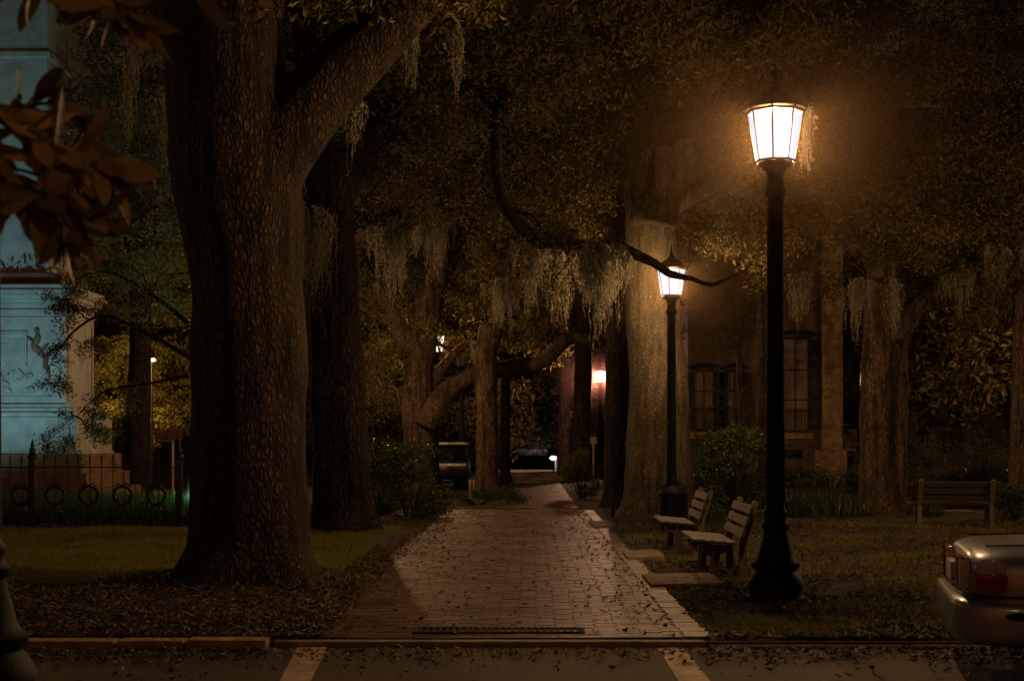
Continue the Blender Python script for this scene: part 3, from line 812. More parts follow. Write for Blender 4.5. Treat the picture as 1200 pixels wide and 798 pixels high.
make_tree('left mid oak with a low lit limb snaking over the path',
    [([Vector((at(489, 590, 39).x, 39, -0.2))]+L3([(489, 520), (489, 450), (492, 410), (500, 350)], 39), [0.46, 0.42, 0.42, 0.44, 0.34], (0.9, 0.4, 4)),
     (L3([(492, 420), (505, 350), (515, 300), (500, 230)], 39), [0.38, 0.34, 0.27, 0.2], None),
     (L3([(488, 430), (465, 380), (440, 330)], 39), [0.3, 0.22, 0.14], None),
     (L3([(498, 500), (520, 462), (548, 443), (600, 430), (636, 424), (658, 402), (676, 394), (694, 401)], 38.5), [0.30, 0.27, 0.23, 0.21, 0.21, 0.20, 0.18, 0.11], False),
     (L3([(498, 470), (515, 435), (540, 408), (560, 400)], 39.2), [0.2, 0.16, 0.11, 0.07], None)],
    M['bark_mid'], [(at(470, 320, 40), (2.2, 1.6, 1.7), 260), (at(560, 370, 43), (2.4, 2, 1.6), 260), (at(440, 440, 42), (1.3, 1.2, 1.6), 150), (at(512, 386, 36.6), (0.4, 0.3, 0.26), 15)], tw=(3, 1.8), seed=3.0)

make_tree('straight oak trunk at the left side of the far path',
    [([Vector((at(571, 590, 37).x, 37.5, -0.2))]+L3([(571, 540), (571, 480), (570, 430), (573, 380)], 37.5), [0.34, 0.31, 0.30, 0.29, 0.27], (0.7, 0.4, 4)),
     (L3([(572, 420), (590, 350), (600, 290)], 37.5), [0.22, 0.17, 0.1], None)],
    M['bark_mid'], [(at(600, 330, 40), (2.2, 1.8, 1.4), 240)], tw=(5, 1.8), seed=7)

make_tree('double stemmed oak standing behind the right bench',
    [([Vector((at(1027, 600, 30).x, 30, -0.2))]+L3([(1026, 540), (1027, 450), (1030, 370), (1034, 310)], 30), [0.37, 0.33, 0.31, 0.33, 0.3], (0.8, 0.35, 4)),
     ([Vector((at(1054, 600, 30.2).x, 30.2, -0.2))]+L3([(1053, 540), (1055, 450), (1052, 390), (1048, 340)], 30.2), [0.20, 0.18, 0.17, 0.18, 0.2], (0.5, 0.3, 3)),
     (L3([(1050, 400), (1072, 362), (1092, 345), (1140, 310), (1200, 300)], 30), [0.22, 0.2, 0.16, 0.12, 0.07], None),
     (L3([(1034, 320), (1010, 250), (980, 180), (960, 90)], 29.5), [0.3, 0.24, 0.18, 0.1], None),
     (L3([(1034, 330), (1060, 260), (1100, 190), (1160, 120)], 29), [0.28, 0.22, 0.16, 0.09], None)],
    M['bark_mid'], [(at(1000, 235, 28.5), (2.0, 1.4, 1.3), 260), (at(1120, 250, 28), (2.3, 1.5, 1.3), 300), (at(1080, 110, 26), (2.6, 1.6, 1.8), 380), (at(980, 60, 25), (2.0, 1.6, 1.5), 280), (at(1180, 60, 26), (2.0, 1.6, 1.8), 260), (at(1120, 10, 24), (2.4, 1.4, 1.2), 260), (at(1160, 330, 33), (2, 1, .6), 60)],
    tw=(10, 1.8), seed=9)

make_tree('leafy tree with bluish green foliage rising behind the monument',
    [([Vector((at(160, 600, 36).x, 36, -0.2))]+L3([(162, 480), (165, 380), (160, 280), (155, 180)], 36), [0.35, 0.3, 0.26, 0.22, 0.18], (0.8, 0.4, 4)),
     (L3([(160, 300), (130, 220), (110, 140)], 35), [0.18, 0.14, 0.08], None)],
    M['bark_dark'], [(at(172, 70, 30), (1.5, 1.4, 2.4), 330), (at(170, 240, 33), (2.2, 1.6, 1.8), 330), (at(190, 345, 38), (1.7, 1.5, 1.1), 150)], tw=(5, 1.8))

make_tree('low tree with yellow lit foliage right of the monument',
    [([Vector((at(150, 560, 44).x, 45, -0.2))]+L3([(150, 520), (148, 470), (150, 420)], 45), [0.2, 0.16, 0.13, 0.1], (0.5, 0.4, 4))],
    M['bark_dark'], [(at(140, 450, 46), (1.8, 1.2, 1.7), 330), (at(205, 450, 47), (1.6, 1.2, 1.6), 200), (at(150, 500, 44), (1.8, 1.0, .8), 150)], leafm='leaf_yellow', tw=(0, 0), leaf=(0.08, 0.14), crad=0.3, name='leafy_tree')

make_tree('dark tree whose leafy twigs reach across the right side of the monument',
    [([Vector((-6.2, 27.6, -0.2)), Vector((-6.2, 27.7, 1.5)), Vector((-6.0, 27.8, 3.2)), Vector((-6.2, 27.6, 5.0))], [0.12, 0.1, 0.08, 0.05], (0.4, 0.3, 4)),
     (L3([(225, 420), (170, 390), (120, 370), (80, 395), (52, 440)], 27.5), [0.05, 0.045, 0.035, 0.025, 0.012], None),
     (L3([(222, 380), (170, 340), (120, 318), (75, 335)], 27.8), [0.05, 0.04, 0.03, 0.012], None),
     (L3([(222, 440), (170, 450), (120, 460), (80, 500)], 27.5), [0.04, 0.03, 0.02, 0.012], None)],
    M['bark_dark'], [(at(165, 350, 28), (1.0, 0.8, 0.55), 70), (at(200, 310, 29), (0.9, 0.7, 0.6), 60)], tw=(6, 0.9), per=26, crad=0.22, leaf=(0.04, 0.08), voxel=0.02, name='small_tree')

make_tree('loose twiggy tree screening the house wall left of the tall lamp',
    [([Vector((at(868, 0, 38).x, 38, -0.2))]+L3([(868, 480), (866, 420), (872, 360)], 38), [0.12, 0.10, 0.08, 0.06], (0.5, 0.4, 4)),
     (L3([(868, 420), (845, 380), (825, 350)], 38), [0.07, 0.05, 0.03], None)],
    M['bark_mid'], [(at(850, 380, 36.5), (0.9, 0.7, 1.1), 60), (at(890, 345, 37), (1.2, 0.7, 0.9), 60), (at(960, 330, 36), (1.2, 0.7, 0.6), 50)], tw=(7, 1.6), per=16, name='leafy_tree')
for (lab, px, dd, r, ct, mt) in (('slim far trunk right of the small pinkish lamp', 716, 50, 0.22, 300, 'bark_mid'),
                             ('far trunk left of the small pinkish lamp', 680, 58, 0.36, 380, 'bark_mid'),
                             ('far dark trunk where the path narrows', 660, 66, 0.26, 400, 'bark_dark'),
                             ('thin dark trunk right of the straight oak', 592, 52, 0.18, 420, 'bark_dark'),
                             ('slender pale stem between the pale oak and the tall lamp', 892, 34, 0.13, 300, 'bark_mid'),
                             ('far trunk at the right edge before the dark porch', 1196, 30, 0.25, 300, 'bark_mid')):
    b0 = Vector((at(px, 0, dd).x, dd, -0.2)); top = at(px+random.uniform(-6, 6), ct-60, dd)
    mid = (b0+top)/2 + Vector((random.uniform(-.12, .12), 0, 0))
    make_tree(lab, [([b0, mid, top], [r*1.15, r, r*0.85], (0.6, 0.4, 4)),
                    ([top, top+Vector((r*3, -1, 1.0)), top+Vector((r*4, -2, 1.6))], [r*0.8, r*0.5, r*0.3], None)],
              M[mt], [(tuple(top+Vector((0, -0.5, 0.6))), (1.8, 1.5, 1.1), 130)], tw=(4, 1.6), voxel=0.06, leaf=(0.06, 0.11))

# far-off foliage closing the square
C = []
for (px, py, dd, rx, rz, n) in ((300, 300, 62, 9, 6, 500), (520, 300, 60, 7, 7, 600), (595, 480, 70, 3.0, 2.2, 260), (540, 510, 56, 2.2, 1.6, 200), (780, 190, 66, 7, 6, 500), (980, 200, 66, 7, 6, 500), (1160, 200, 50, 6, 6, 400),
                                (430, 480, 55, 3, 2, 250), (1120, 420, 42, 3, 2.4, 100), (200, 200, 60, 6, 8, 400), (640, 440, 75, 5, 4, 300)):
    C += ellip(at(px, py, dd), (rx, 2.5, rz), n, 0.0)
V, Fc = leaf_cloud(C, 22, 0.8, (0.2, 0.34))
props(np_mesh('distant_foliage', V, Fc, M['leaf_oak']), 'dark far-off mass of foliage closing the square', None, None, 'stuff')

# ------------------------------------------------------------------ hanging moss
def moss_mesh(c, width, length, n, depth=0.3, thick=0.009):
    V = []; Fc = []
    def strand(x, y, z0, L, spread):
        m = max(4, int(L/0.045)); yaw = random.uniform(0, PI); ww = thick*random.uniform(0.5, 1.4)
        ph = random.uniform(0, 6); am = random.uniform(0.004, 0.02); tx = random.gauss(0, spread); ty = random.gauss(0, spread)
        for k in range(m+1):
            u = k/m; z = z0-L*u
            qx = x+tx*math.sin(PI*min(1, u*1.2))*(1-u)+am*math.sin(ph+z*14)+random.gauss(0, .003); qy = y+ty*(1-u)+am*math.cos(ph*2+z*11)
            wk = ww*(1-u*0.8)*random.uniform(0.3, 1.5)
            V.extend([(qx-wk*math.cos(yaw), qy-wk*math.sin(yaw), z), (qx+wk*math.cos(yaw), qy+wk*math.sin(yaw), z)])
            if k:
                b_ = len(V)-4; Fc.append((b_, b_+1, b_+3, b_+2))
            if random.random() < 0.7:   # curly side threads
                a = random.uniform(0, 2*PI); l = random.uniform(0.015, 0.05)*(1-u*0.6); b_ = len(V)
                V.extend([(qx, qy, z), (qx+l*math.cos(a), qy+l*math.sin(a), z-l*0.5), (qx+l*.8*math.cos(a)+.004, qy+l*.8*math.sin(a), z-l*1.1), (qx+.004, qy, z-.015)])
                Fc.append((b_, b_+1, b_+2, b_+3))
    pend = max(1, n//6) if width > 0.1 else 3
    for _ in range(pend):    # pendants: many threads gathered into a tapering tail
        x = random.gauss(0, width/1.7); y = random.uniform(-depth, depth)*(1 if width > 0.1 else 0.15)
        Lp = length*(random.uniform(0.3, 1.0)**1.2 if width > 0.1 else random.uniform(0.7, 1.0))*math.exp(-(x/max(width, .05))**2*0.4); z0 = random.uniform(-0.12, 0.1)
        for q in range(random.randint(8, 20)):
            strand(x+random.gauss(0, .02+.02*Lp), y+random.gauss(0, .03), z0, Lp*random.uniform(0.35, 1.0), 0.03+0.035*Lp)
    return V, Fc
MG = 'clumps of spanish moss hanging from the oak limbs'
mosses = [
    ('long pale moss tail below the lit limb fork at mid left', 560, 400, 38, 0.2, 1.3, 40),
    ('broad moss drapery left of the dense curtain over the path', 625, 285, 24.5, 0.35, 1.5, 90),
    ('moss tails high in the canopy above the middle lamp', 790, 170, 24, 0.3, 1.3, 50),
    ('thin moss strand lit bright gold beside the tall lamp lantern', 944, 132, 14.9, 0.022, 1.0, 9),
    ('dense moss curtain under the limb left of the middle lamp', 707, 293, 23.4, 0.30, 1.75, 150),
    ('long pale moss strand high above the path, left one of a pair', 478, 40, 16.5, 0.06, 1.05, 26),
    ('long pale moss strand high above the path, right one of a pair', 537, 30, 16.5, 0.07, 1.15, 30),
    ('short moss strand below the right limb of the great oak', 415, 120, 15.0, 0.04, 0.8, 18),
    ('grey moss strand left of the great oak near its fork', 152, 60, 17.5, 0.07, 1.35, 26),
    ('moss tuft against the left flank of the great oak', 188, 95, 18, 0.08, 1.2, 22),
    ('broad moss curtain in front of the house, right of the tall lamp', 935, 325, 29, 0.42, 1.15, 90),
    ('moss hanging down the front of the double stemmed oak', 1005, 330, 28.5, 0.22, 1.6, 50),
    ('moss tuft right of the double stemmed oak trunk', 1050, 330, 28.5, 0.15, 1.3, 34),
    ('ragged moss fringe over the dark porch at right', 1120, 320, 29, 0.5, 1.0, 70),
    ('moss fringe hanging near the right edge of the photo', 1170, 290, 28, 0.35, 0.9, 50),
    ('moss hanging in the leaves right of the middle lamp', 855, 250, 25.5, 0.12, 1.1, 30),
    ('moss veil above the path left of the dense curtain', 650, 300, 26, 0.5, 1.3, 90),
    ('moss veil falling by the trunk of the left mid oak', 455, 270, 30, 0.45, 1.9, 80),
    ('moss veil above the straight oak trunk', 590, 330, 33, 0.4, 1.6, 70),
    ('moss veil covering the top of the dark oak trunk', 375, 250, 22.2, 0.28, 2.0, 80),
    ('moss clump over the left mid oak fork', 505, 250, 33, 0.4, 1.8, 70),
    ('single thin moss strand between the veil and the dense curtain', 664, 330, 25, 0.05, 1.1, 16),
]
for (lab, px, py, dd, wd, L, n) in mosses:
    V, Fc = moss_mesh(None, wd, L, int(n*1.6))
    o = np_mesh('hanging_moss', V, Fc, M['moss']); o.location = at(px, py, dd)
    props(o, lab, 'moss', MG)

# ------------------------------------------------------------------ shrubs, hedge, plants
def shrub(label, c, r, n, leafm='leaf_shrub', per=34, leaf=(0.05, 0.09), crad=0.2, name='shrub', group=None, cat='shrub'):
    t = thing(name, label, cat, (c[0], c[1], 0), 0, group)
    C = [q for q in ellip((0, 0, c[2]), r, n, 0.5) if q[2] > 0.05]
    V, Fc = leaf_cloud(C, per, crad, leaf)
    np_mesh('foliage', V, Fc, M[leafm], t)
    b = MB()
    for k in range(9):
        a = random.uniform(0, 2*PI); R_ = random.uniform(0.3, 0.8)
        b.tube([(0.05*math.cos(a), 0.05*math.sin(a), -0.05), (r[0]*R_*0.4*math.cos(a), r[1]*R_*0.4*math.sin(a), c[2]*0.6), (r[0]*R_*math.cos(a), r[1]*R_*math.sin(a), c[2]+r[2]*0.4)], [0.022, 0.015, 0.006], 6)
    b.build('stem', M['bark_dark'], t)
    return t
shrub('wide leafy shrub between the dark oak and the left mid oak', (at(478, 0, 27).x, 27.5, 0.65), (0.95, 0.9, 0.85), 230)
shrub('small upright shrub right of the dark oak trunk', (at(446, 0, 29).x, 29, 0.75), (0.55, 0.6, 0.85), 110)
shrub('tall leafy shrub behind the benches, left of the tall lamp', (at(862, 0, 27.5).x, 27.5, 0.85), (0.75, 0.7, 0.95), 230, leaf=(0.06, 0.10))
shrub('rounded shrub beside the far lamp at the right of the path', (at(682, 0, 38).x, 38, 0.6), (0.55, 0.5, 0.75), 130, 'leaf_yellow')
shrub('low dark shrub near the right bench end', (at(1195, 0, 26).x, 26, 0.3), (0.6, 0.6, 0.45), 90)
shrub('low dark hedge at the foot of the straight oak', (at(560, 0, 34).x, 34.3, 0.12), (1.5, 0.4, 0.25), 120)
t = thing('hedge', 'long low dark hedge running in front of the house', 'hedge', (at(1010, 0, 33).x, 33.5, 0))
C = []
for _ in range(1500):
    x = random.uniform(-4.3, 5.2); z = 0.1+abs(random.uniform(0, 1.05))
    if z > 0.85+0.2*noise.noise(Vector((x, 0, 0))): continue
    C.append((x, random.uniform(-0.5, 0.4), z))
V, Fc = leaf_cloud(C, 26, 0.18, (0.05, 0.08)); np_mesh('foliage', V, Fc, M['leaf_shrub'], t)
b = MB()
for k in range(30):
    x = -4.3+k*0.32; b.tube([(x, 0, -0.02), (x+random.uniform(-.1, .1), 0, 0.6)], 0.015, 5)
b.build('stem', M['bark_dark'], t)

def strap_plant(label, x, y, r, h, n):
    V = []; Fc = []
    for _ in range(n):
        a = random.uniform(0, 2*PI); rr = r*math.sqrt(random.random()); H = h*random.uniform(0.6, 1.1)
        bx, by = rr*math.cos(a), rr*math.sin(a); lean = random.uniform(0.1, 0.5)*H; a2 = random.uniform(0, 2*PI); ww = 0.012
        for k in range(5):
            s = k/4; z = H*(s-0.35*s*s*lean/H); o_ = lean*s*s
            w_ = ww*(1-s*0.9)
            V += [(bx+o_*math.cos(a2)-w_*math.sin(a2), by+o_*math.sin(a2)+w_*math.cos(a2), z), (bx+o_*math.cos(a2)+w_*math.sin(a2), by+o_*math.sin(a2)-w_*math.cos(a2), z)]
            if k: b_ = len(V)-4; Fc.append((b_, b_+1, b_+3, b_+2))
    o = np_mesh('strap_leaf_plant', V, Fc, M['leaf_shrub']); o.location = (x, y, 0)
    props(o, label, 'plant', 'strap leaved plants in front of the hedge')
for i, (px, dd, r, h, n, lab) in enumerate(((925, 29, 0.35, 0.55, 260, 'strap leaved plant right beside the tall lamp pole'), (962, 29.5, 0.45, 0.6, 360, 'broadest strap leaved plant in front of the hedge'),
                     (995, 29, 0.35, 0.45, 220, 'strap leaved plant at the left foot of the double stemmed oak'), (1085, 29, 0.4, 0.4, 220, 'strap leaved plant behind the left end of the right bench'), (845, 25.8, 0.3, 0.4, 180, 'small strap leaved plant behind the farther slatted bench'))):
    strap_plant(lab, at(px, 0, dd).x, dd, r, h, n)

def twiggy(label, x, y, h, spread, n):
    t = thing('bare_shrub', label, 'shrub', (x, y, 0))
    bm = bmesh.new(); s = MB.__new__(MB); s.bm = bm; tips = []
    for _ in range(n):
        a = random.uniform(0, 2*PI); d_ = Vector((math.cos(a)*0.35, math.sin(a)*0.35, 1)).normalized()
        pts = [Vector((0.12*math.cos(a), 0.12*math.sin(a), -0.02))]
        for k in range(8):
            d_ = (d_+Vector((random.gauss(0, .25)+0.1*math.cos(a), random.gauss(0, .25), random.gauss(-0.1, .12)))).normalized()
            pts.append(pts[-1]+d_*h/8*random.uniform(0.8, 1.3))
        rr = [0.02*(1-k/9*0.85) for k in range(9)]
        s.tube(pts, rr, 5); tips += pts[4:]
        branchlets(bm, pts, rr, 6, h*0.35, tips, 2, 0.4, 0.7, 0, 0.006)
    me = bpy.data.meshes.new('stem'); bm.to_mesh(me); bm.free(); me.materials.append(M['bark_mid']); link(bpy.data.objects.new('stem', me), t)
    V, Fc = leaf_cloud([tuple(p) for p in tips], 3, 0.12, (0.04, 0.07)); np_mesh('foliage', V, Fc, M['leaf_yellow'], t)
twiggy('tangled bare branched shrub behind the right bench', at(1105, 0, 34).x, 34.6, 2.3, 1, 9)
twiggy('upright bare branched shrub at the right edge above the hedge', at(1165, 0, 32).x, 34.8, 2.2, 1, 10)
twiggy('twiggy shrub beside the house windows left of the tall lamp', at(835, 0, 36).x, 36, 3.6, 1, 9)

# magnolia twigs close to the camera
def big_leaf(base, direc, L, W, roll, fold=0.35, bend=0.5):
    d_ = Vector(direc).normalized(); up = Vector((0, 0, 1))
    s = d_.cross(up).normalized(); s = (Matrix.Rotation(roll, 3, d_) @ s); nrm = s.cross(d_)
    prof = [0.06, 0.5, 0.85, 1.0, 0.98, 0.7, 0.05]; V = []
    p = Vector(base)
    for k, f in enumerate(prof):
        u = k/(len(prof)-1)
        c = p + d_*L*u - nrm*bend*L*u*u*0.5
        wv = s*W*0.5*f
        V += [c-wv+nrm*W*f*fold*0.4, c, c+wv+nrm*W*f*fold*0.4]
    Fc = []
    for k in range(len(prof)-1):
        a = k*3
        Fc += [(a, a+1, a+4, a+3), (a+1, a+2, a+5, a+4)]
    return [tuple(v) for v in V], Fc
def magnolia(label, base, twigs):
    t = thing('magnolia_branch', label, 'branch', base)
    base = Vector(base); V = []; Fc = []; b = MB()
    for (pts, rads, nl) in twigs:
        P = [Vector(p)-base for p in pts]
        b.tube(P, rads, 7)
        for k in range(nl):
            f = random.random()**0.7; seg = min(len(P)-2, int(f*(len(P)-1))); fr = f*(len(P)-1)-seg
            q = P[seg].lerp(P[seg+1], fr); td = (P[seg+1]-P[seg]).normalized()
            dr = (td*random.uniform(0.2, 0.9)+Vector((random.gauss(0, .6), random.gauss(0, .6), random.gauss(-0.25, .45)))).normalized()
            v, f_ = big_leaf(q, dr, random.uniform(0.12, 0.21), random.uniform(0.042, 0.066), random.uniform(0, 2*PI), bend=random.uniform(-0.1, 0.8))
            o_ = len(V); V += v; Fc += [tuple(i+o_ for i in ff) for ff in f_]
    b.build('twig', M['bark_dark'], t, True)
    np_mesh('foliage', V, Fc, M['leaf_magnolia'], t, True)
magnolia('blurred magnolia branch with long brown leaves hanging before the monument', at(-150, 60, 4.4),
    [([at(-150, 60, 4.4), at(-60, 110, 4.3), at(20, 150, 4.2), at(80, 180, 4.2), at(130, 200, 4.2)], [0.012, 0.010, 0.008, 0.006, 0.004], 85),
     ([at(-60, 110, 4.3), at(-10, 190, 4.2), at(50, 230, 4.1), at(100, 262, 4.1)], [0.009, 0.007, 0.005, 0.003], 75),
     ([at(-60, 110, 4.3), at(0, 130, 4.5), at(60, 120, 4.5), at(110, 150, 4.6)], [0.008, 0.006, 0.005, 0.003], 30)])
magnolia('blurred magnolia branch with drooping leaves at the upper left corner', at(90, -140, 3.9),
    [([at(90, -140, 3.9), at(110, -60, 4.0), at(125, -10, 4.0), at(150, 20, 4.0)], [0.010, 0.008, 0.006, 0.004], 34),
     ([at(110, -60, 4.0), at(60, -25, 4.0), at(30, -10, 4.1)], [0.008, 0.006, 0.004], 7),
     ([at(110, -60, 4.0), at(200, -35, 4.0), at(300, -25, 4.1)], [0.008, 0.006, 0.004], 12)])
magnolia('blurred dark magnolia branch drooping along the top of the photo', at(400, -110, 4.2),
    [([at(400, -110, 4.2), at(470, -55, 4.3), at(560, -40, 4.4), at(650, -40, 4.4)], [0.010, 0.008, 0.006, 0.004], 30)])

# ------------------------------------------------------------------ iron fence
FX0, FX1, FY = -12.2, at(210, 0, 24.9).x, 24.9
t = thing('iron_fence', 'low black iron fence with spear tips and a row of wreaths before the monument', 'fence', (FX1, FY, 0))
px38 = at(38, 0, FY).x - FX1
b = MB()
for z in (0.03, 1.04): b.box(FX0-FX1, 0, -0.012, 0.012, z-0.012, z+0.012)
b.build('rail', M['iron_fence'], t)
for k in range(int((FX1-FX0)/0.2)):
    x = -0.16-k*0.2
    if abs(x-px38) < 0.06: continue
    bb = MB(); bb.tube([(x, 0, 0.02), (x, 0, 1.14)], 0.009, 6)
    bb.lathe([(0.006, 1.10), (0.020, 1.13), (0.010, 1.16), (0.022, 1.19), (0.012, 1.23), (0.002, 1.31)], 8, c=(x, 0))
    bb.build('picket', M['iron_fence'], t)
for x in (0.0, px38, px38-2.95):
    bb = MB(); bb.box(x-0.055, x+0.055, -0.055, 0.055, -0.05, 1.18, 0.008)
    bb.lathe([(0.05, 1.17), (0.085, 1.20), (0.085, 1.24), (0.045, 1.27), (0.06, 1.31), (0.05, 1.36), (0.03, 1.40), (0.035, 1.43), (0.003, 1.55)], 14, c=(x, 0))
    bb.build('post', M['iron_fence'], t, True)
for k in range(12):
    x = at(183, 0, FY).x - FX1 - 0.59*k
    if abs(x-px38) < 0.15: continue
    bb = MB(); R_ = 0.155; n = 40
    pts = [(x+R_*math.cos(2*PI*i/n), 0, 0.55+R_*math.sin(2*PI*i/n)) for i in range(n+1)]
    bb.tube(pts, [0.034 if i % 2 else 0.022 for i in range(n+1)], 8)
    for sgn in (-1, 1):  # ribbon bows
        bb.tube([(x, 0, 0.72), (x+sgn*0.07, -0.01, 0.76), (x+sgn*0.13, 0, 0.70), (x+sgn*0.16, 0, 0.73)], [0.016, 0.014, 0.012, 0.006], 6)
        bb.tube([(x, 0, 0.38), (x+sgn*0.06, -0.01, 0.34), (x+sgn*0.10, 0, 0.26), (x+sgn*0.05, 0, 0.20)], [0.014, 0.012, 0.010, 0.006], 6)
    bb.build('wreath', M['iron_fence'], t, True)

# ------------------------------------------------------------------ monument
mx, my = -11.15, 33.1
t = thing('monument', 'carved stone monument lit pale blue behind the iron fence', 'monument', (mx, my, 0))
def blk(b, h, z0, z1, bv=0.02): b.box(-h, h, -h, h, z0, z1, bv)
b = MB(); blk(b, 2.0, -0.1, 0.45); blk(b, 1.78, 0.45, 0.80); blk(b, 1.62, 0.80, 1.22); b.build('plinth', M['stone_warm'], t)
b = MB(); blk(b, 1.48, 1.22, 1.28); blk(b, 1.44, 1.28, 2.05); blk(b, 1.40, 2.05, 2.16, 0.04); blk(b, 1.30, 2.16, 2.26, 0.04); blk(b, 1.22, 2.26, 2.34, 0.03); b.build('base', M['stone'], t)
b = MB(); blk(b, 1.10, 2.34, 4.62, 0.02)
blk(b, 1.145, 4.40, 4.47, 0.01)
# raised frame on the front and right faces
for (z0, z1) in ((2.42, 2.52), (4.22, 4.30)): b.box(-1.0, 1.0, -1.13, -1.098, z0, z1, 0.008); b.box(1.098, 1.13, -0.95, 0.95, z0, z1, 0.008)
for x in (-1.0, 0.92): b.box(x, x+0.08, -1.128, -1.099, 2.525, 4.215, 0.008)
for y in (-0.95, 0.87): b.box(1.099, 1.128, y, y+0.08, 2.525, 4.215, 0.008)
b.build('pedestal', M['stone'], t)
b = MB(); blk(b, 1.18, 4.62, 4.70, 0.015); blk(b, 1.26, 4.70, 4.80, 0.03); blk(b, 1.36, 4.80, 4.90, 0.03); blk(b, 1.30, 4.90, 5.02, 0.03); b.build('cornice', M['stone'], t)
b = MB(); b.box(-1.15, 0.98, -1.05, 1.0, 5.02, 5.30, 0.02); b.build('ledge', M['stone_red'], t)
b = MB(); b.box(-0.95, 0.60, -0.8, 0.75, 5.30, 12.5, 0.05); b.box(-1.0, 0.66, -0.86, 0.82, 10.2, 10.35, 0.03); b.box(-0.98, 0.64, -0.84, 0.8, 8.8, 8.86, 0.02)
b.build('shaft', M['stone'], t)
bm = MB()
for k in range(46):  # carved foliage wreathing the shaft foot
    x = random.uniform(-0.85, 0.72); z = 5.32+random.random()*0.34
    r_ = bmesh.ops.create_icosphere(bm.bm, subdivisions=2, radius=random.uniform(0.05, 0.10))
    bmesh.ops.transform(bm.bm, matrix=Matrix.Translation((x, -0.86, z)) @ Matrix.Rotation(random.uniform(-1, 1), 4, 'Y') @ Matrix.Diagonal((0.5, 0.5, 1.5, 1)), verts=r_['verts'])
bm.build('carved_leaves', M['stone'], t, True)
b = MB()   # inscription panel
b.box(-1.0, 0.24, -1.145, -1.10, 3.20, 3.98, 0.01)
b.box(-1.0, 0.19, -1.16, -1.146, 3.25, 3.93, 0.005)
for k in range(5): b.box(-0.85, 0.10, -1.168, -1.1605, 3.78-k*0.09, 3.80-k*0.09)
b.build('panel', M['stone'], t)
def relief(name, blobs, mat):
    bm = MB()
    for (x, z, rx, rz, rot) in blobs:
        r_ = bmesh.ops.create_icosphere(bm.bm, subdivisions=2, radius=1)
        bmesh.ops.transform(bm.bm, matrix=Matrix.Translation((x, -1.10, z)) @ Matrix.Rotation(rot, 4, 'Y') @ Matrix.Diagonal((rx, 0.07, rz, 1)), verts=r_['verts'])
    bm.build(name, mat, t, True)
relief('relief_figure', [(0.46, 4.00, .065, .08, 0), (0.47, 3.80, .08, .15, .2), (0.42, 3.62, .08, .14, -.4), (0.55, 3.5, .07, .2, -.6), (0.66, 3.3, .06, .2, .2), (0.72, 3.05, .05, .2, -.1), (0.62, 3.62, .035, .16, .9), (0.34, 3.78, .03, .14, -.8)], M['stone_warm'])
relief('relief_ornament', [(random.uniform(-0.9, 0.75), random.uniform(2.62, 3.12), random.uniform(.03, .06), random.uniform(.07, .14), random.uniform(-1.2, 1.2)) for _ in range(34)], M['stone'])

def flood(loc, target, power, color, size, label):
    f = thing('floodlight', label, 'floodlight', loc)
    b = MB(); b.box(-0.12, 0.12, -0.06, 0.06, 0.08, 0.26, 0.02); b.box(-0.02, 0.02, -0.02, 0.02, -0.02, 0.09); b.build('housing', M['iron'], f)
    l = bpy.data.lights.new('flood', 'SPOT'); l.energy = power; l.color = color; l.spot_size = size; l.spot_blend = 0.6; l.shadow_soft_size = 0.08
    o = link(bpy.data.objects.new('flood_light', l)); o.location = Vector(loc)+Vector((0, 0, 0.32))
    o.rotation_euler = (Vector(target)-o.location).to_track_quat('-Z', 'Y').to_euler()
flood((-12.4, 25.7, 0), (-11.4, 33, 6.2), 1250, (0.22, 0.56, 0.66), 1.25, 'small floodlight in the tall grass aimed up at the monument front')
flood((-6.15, 27.4, 0), (-10.2, 33, 4.2), 200, (0.28, 0.62, 0.68), 1.0, 'small floodlight behind the great oak aimed at the flank of the monument')
flood((-5.9, 28.4, 0), (-8.4, 30.3, 9.0), 750, (0.30, 0.75, 0.50), 1.0, 'small floodlight in the grass aimed up at the tree beside the monument')
flood((-5.6, 26.6, 0), (-8.0, 27.5, -0.1), 110, (0.2, 0.9, 0.30), 1.9, 'small floodlight washing the grass behind the fence green')

# ------------------------------------------------------------------ benches
def make_bench(label, x, y, rz, L=1.55):
    """seat faces local -X; length along local Y"""
    t = thing('park_bench', label, 'bench', (x, y, 0), rz, 'wooden slatted park benches'); t.scale = (1, 1, 0.88)
    h = L/2
    for k in range(4):
        x0 = -0.02 - k*0.115
        MB().box(x0-0.105, x0, -h, h, 0.42+0.012*k, 0.455+0.012*k, 0.008).build('seat_slat', M['wood'], t)
    back = Matrix.Translation((0.03, 0, 0.47)) @ Matrix.Rotation(math.radians(17), 4, 'Y')
    for k in range(3):
        MB().box(-0.02, 0.018, -h, h, 0.04+k*0.15, 0.145+k*0.15, 0.008, back).build('back_slat', M['wood'], t)
    for y_ in (-h+0.12, h-0.20):
        MB().prism([(-0.40, 0.415), (-0.05, 0.415), (-0.05, 0.34), (-0.18, 0.30), (-0.21, -0.02), (-0.30, -0.02), (-0.28, 0.28), (-0.42, 0.36)], y_, y_+0.07).build('leg', M['wood'], t, bevel=0.006)
        MB().prism([(0.03, -0.02), (0.13, -0.02), (0.10, 0.42), (0.235, 0.93), (0.195, 0.95), (0.17, 0.93), (0.025, 0.45)], y_, y_+0.07).build('back_post', M['wood_x'], t, bevel=0.006)
    return t
bx = lambda px, dd: at(px, 0, dd).x
make_bench('nearest wooden bench beside the tall lamp, seen end on', 2.44, 15.95, -0.03)
make_bench('second wooden bench just before the trash can, seen end on', 2.46, 19.5, -0.03)
make_bench('lone yellowish bench at right seen from behind, in front of the hedge', at(1119, 0, 25).x, 25.0, math.radians(90-180-4))

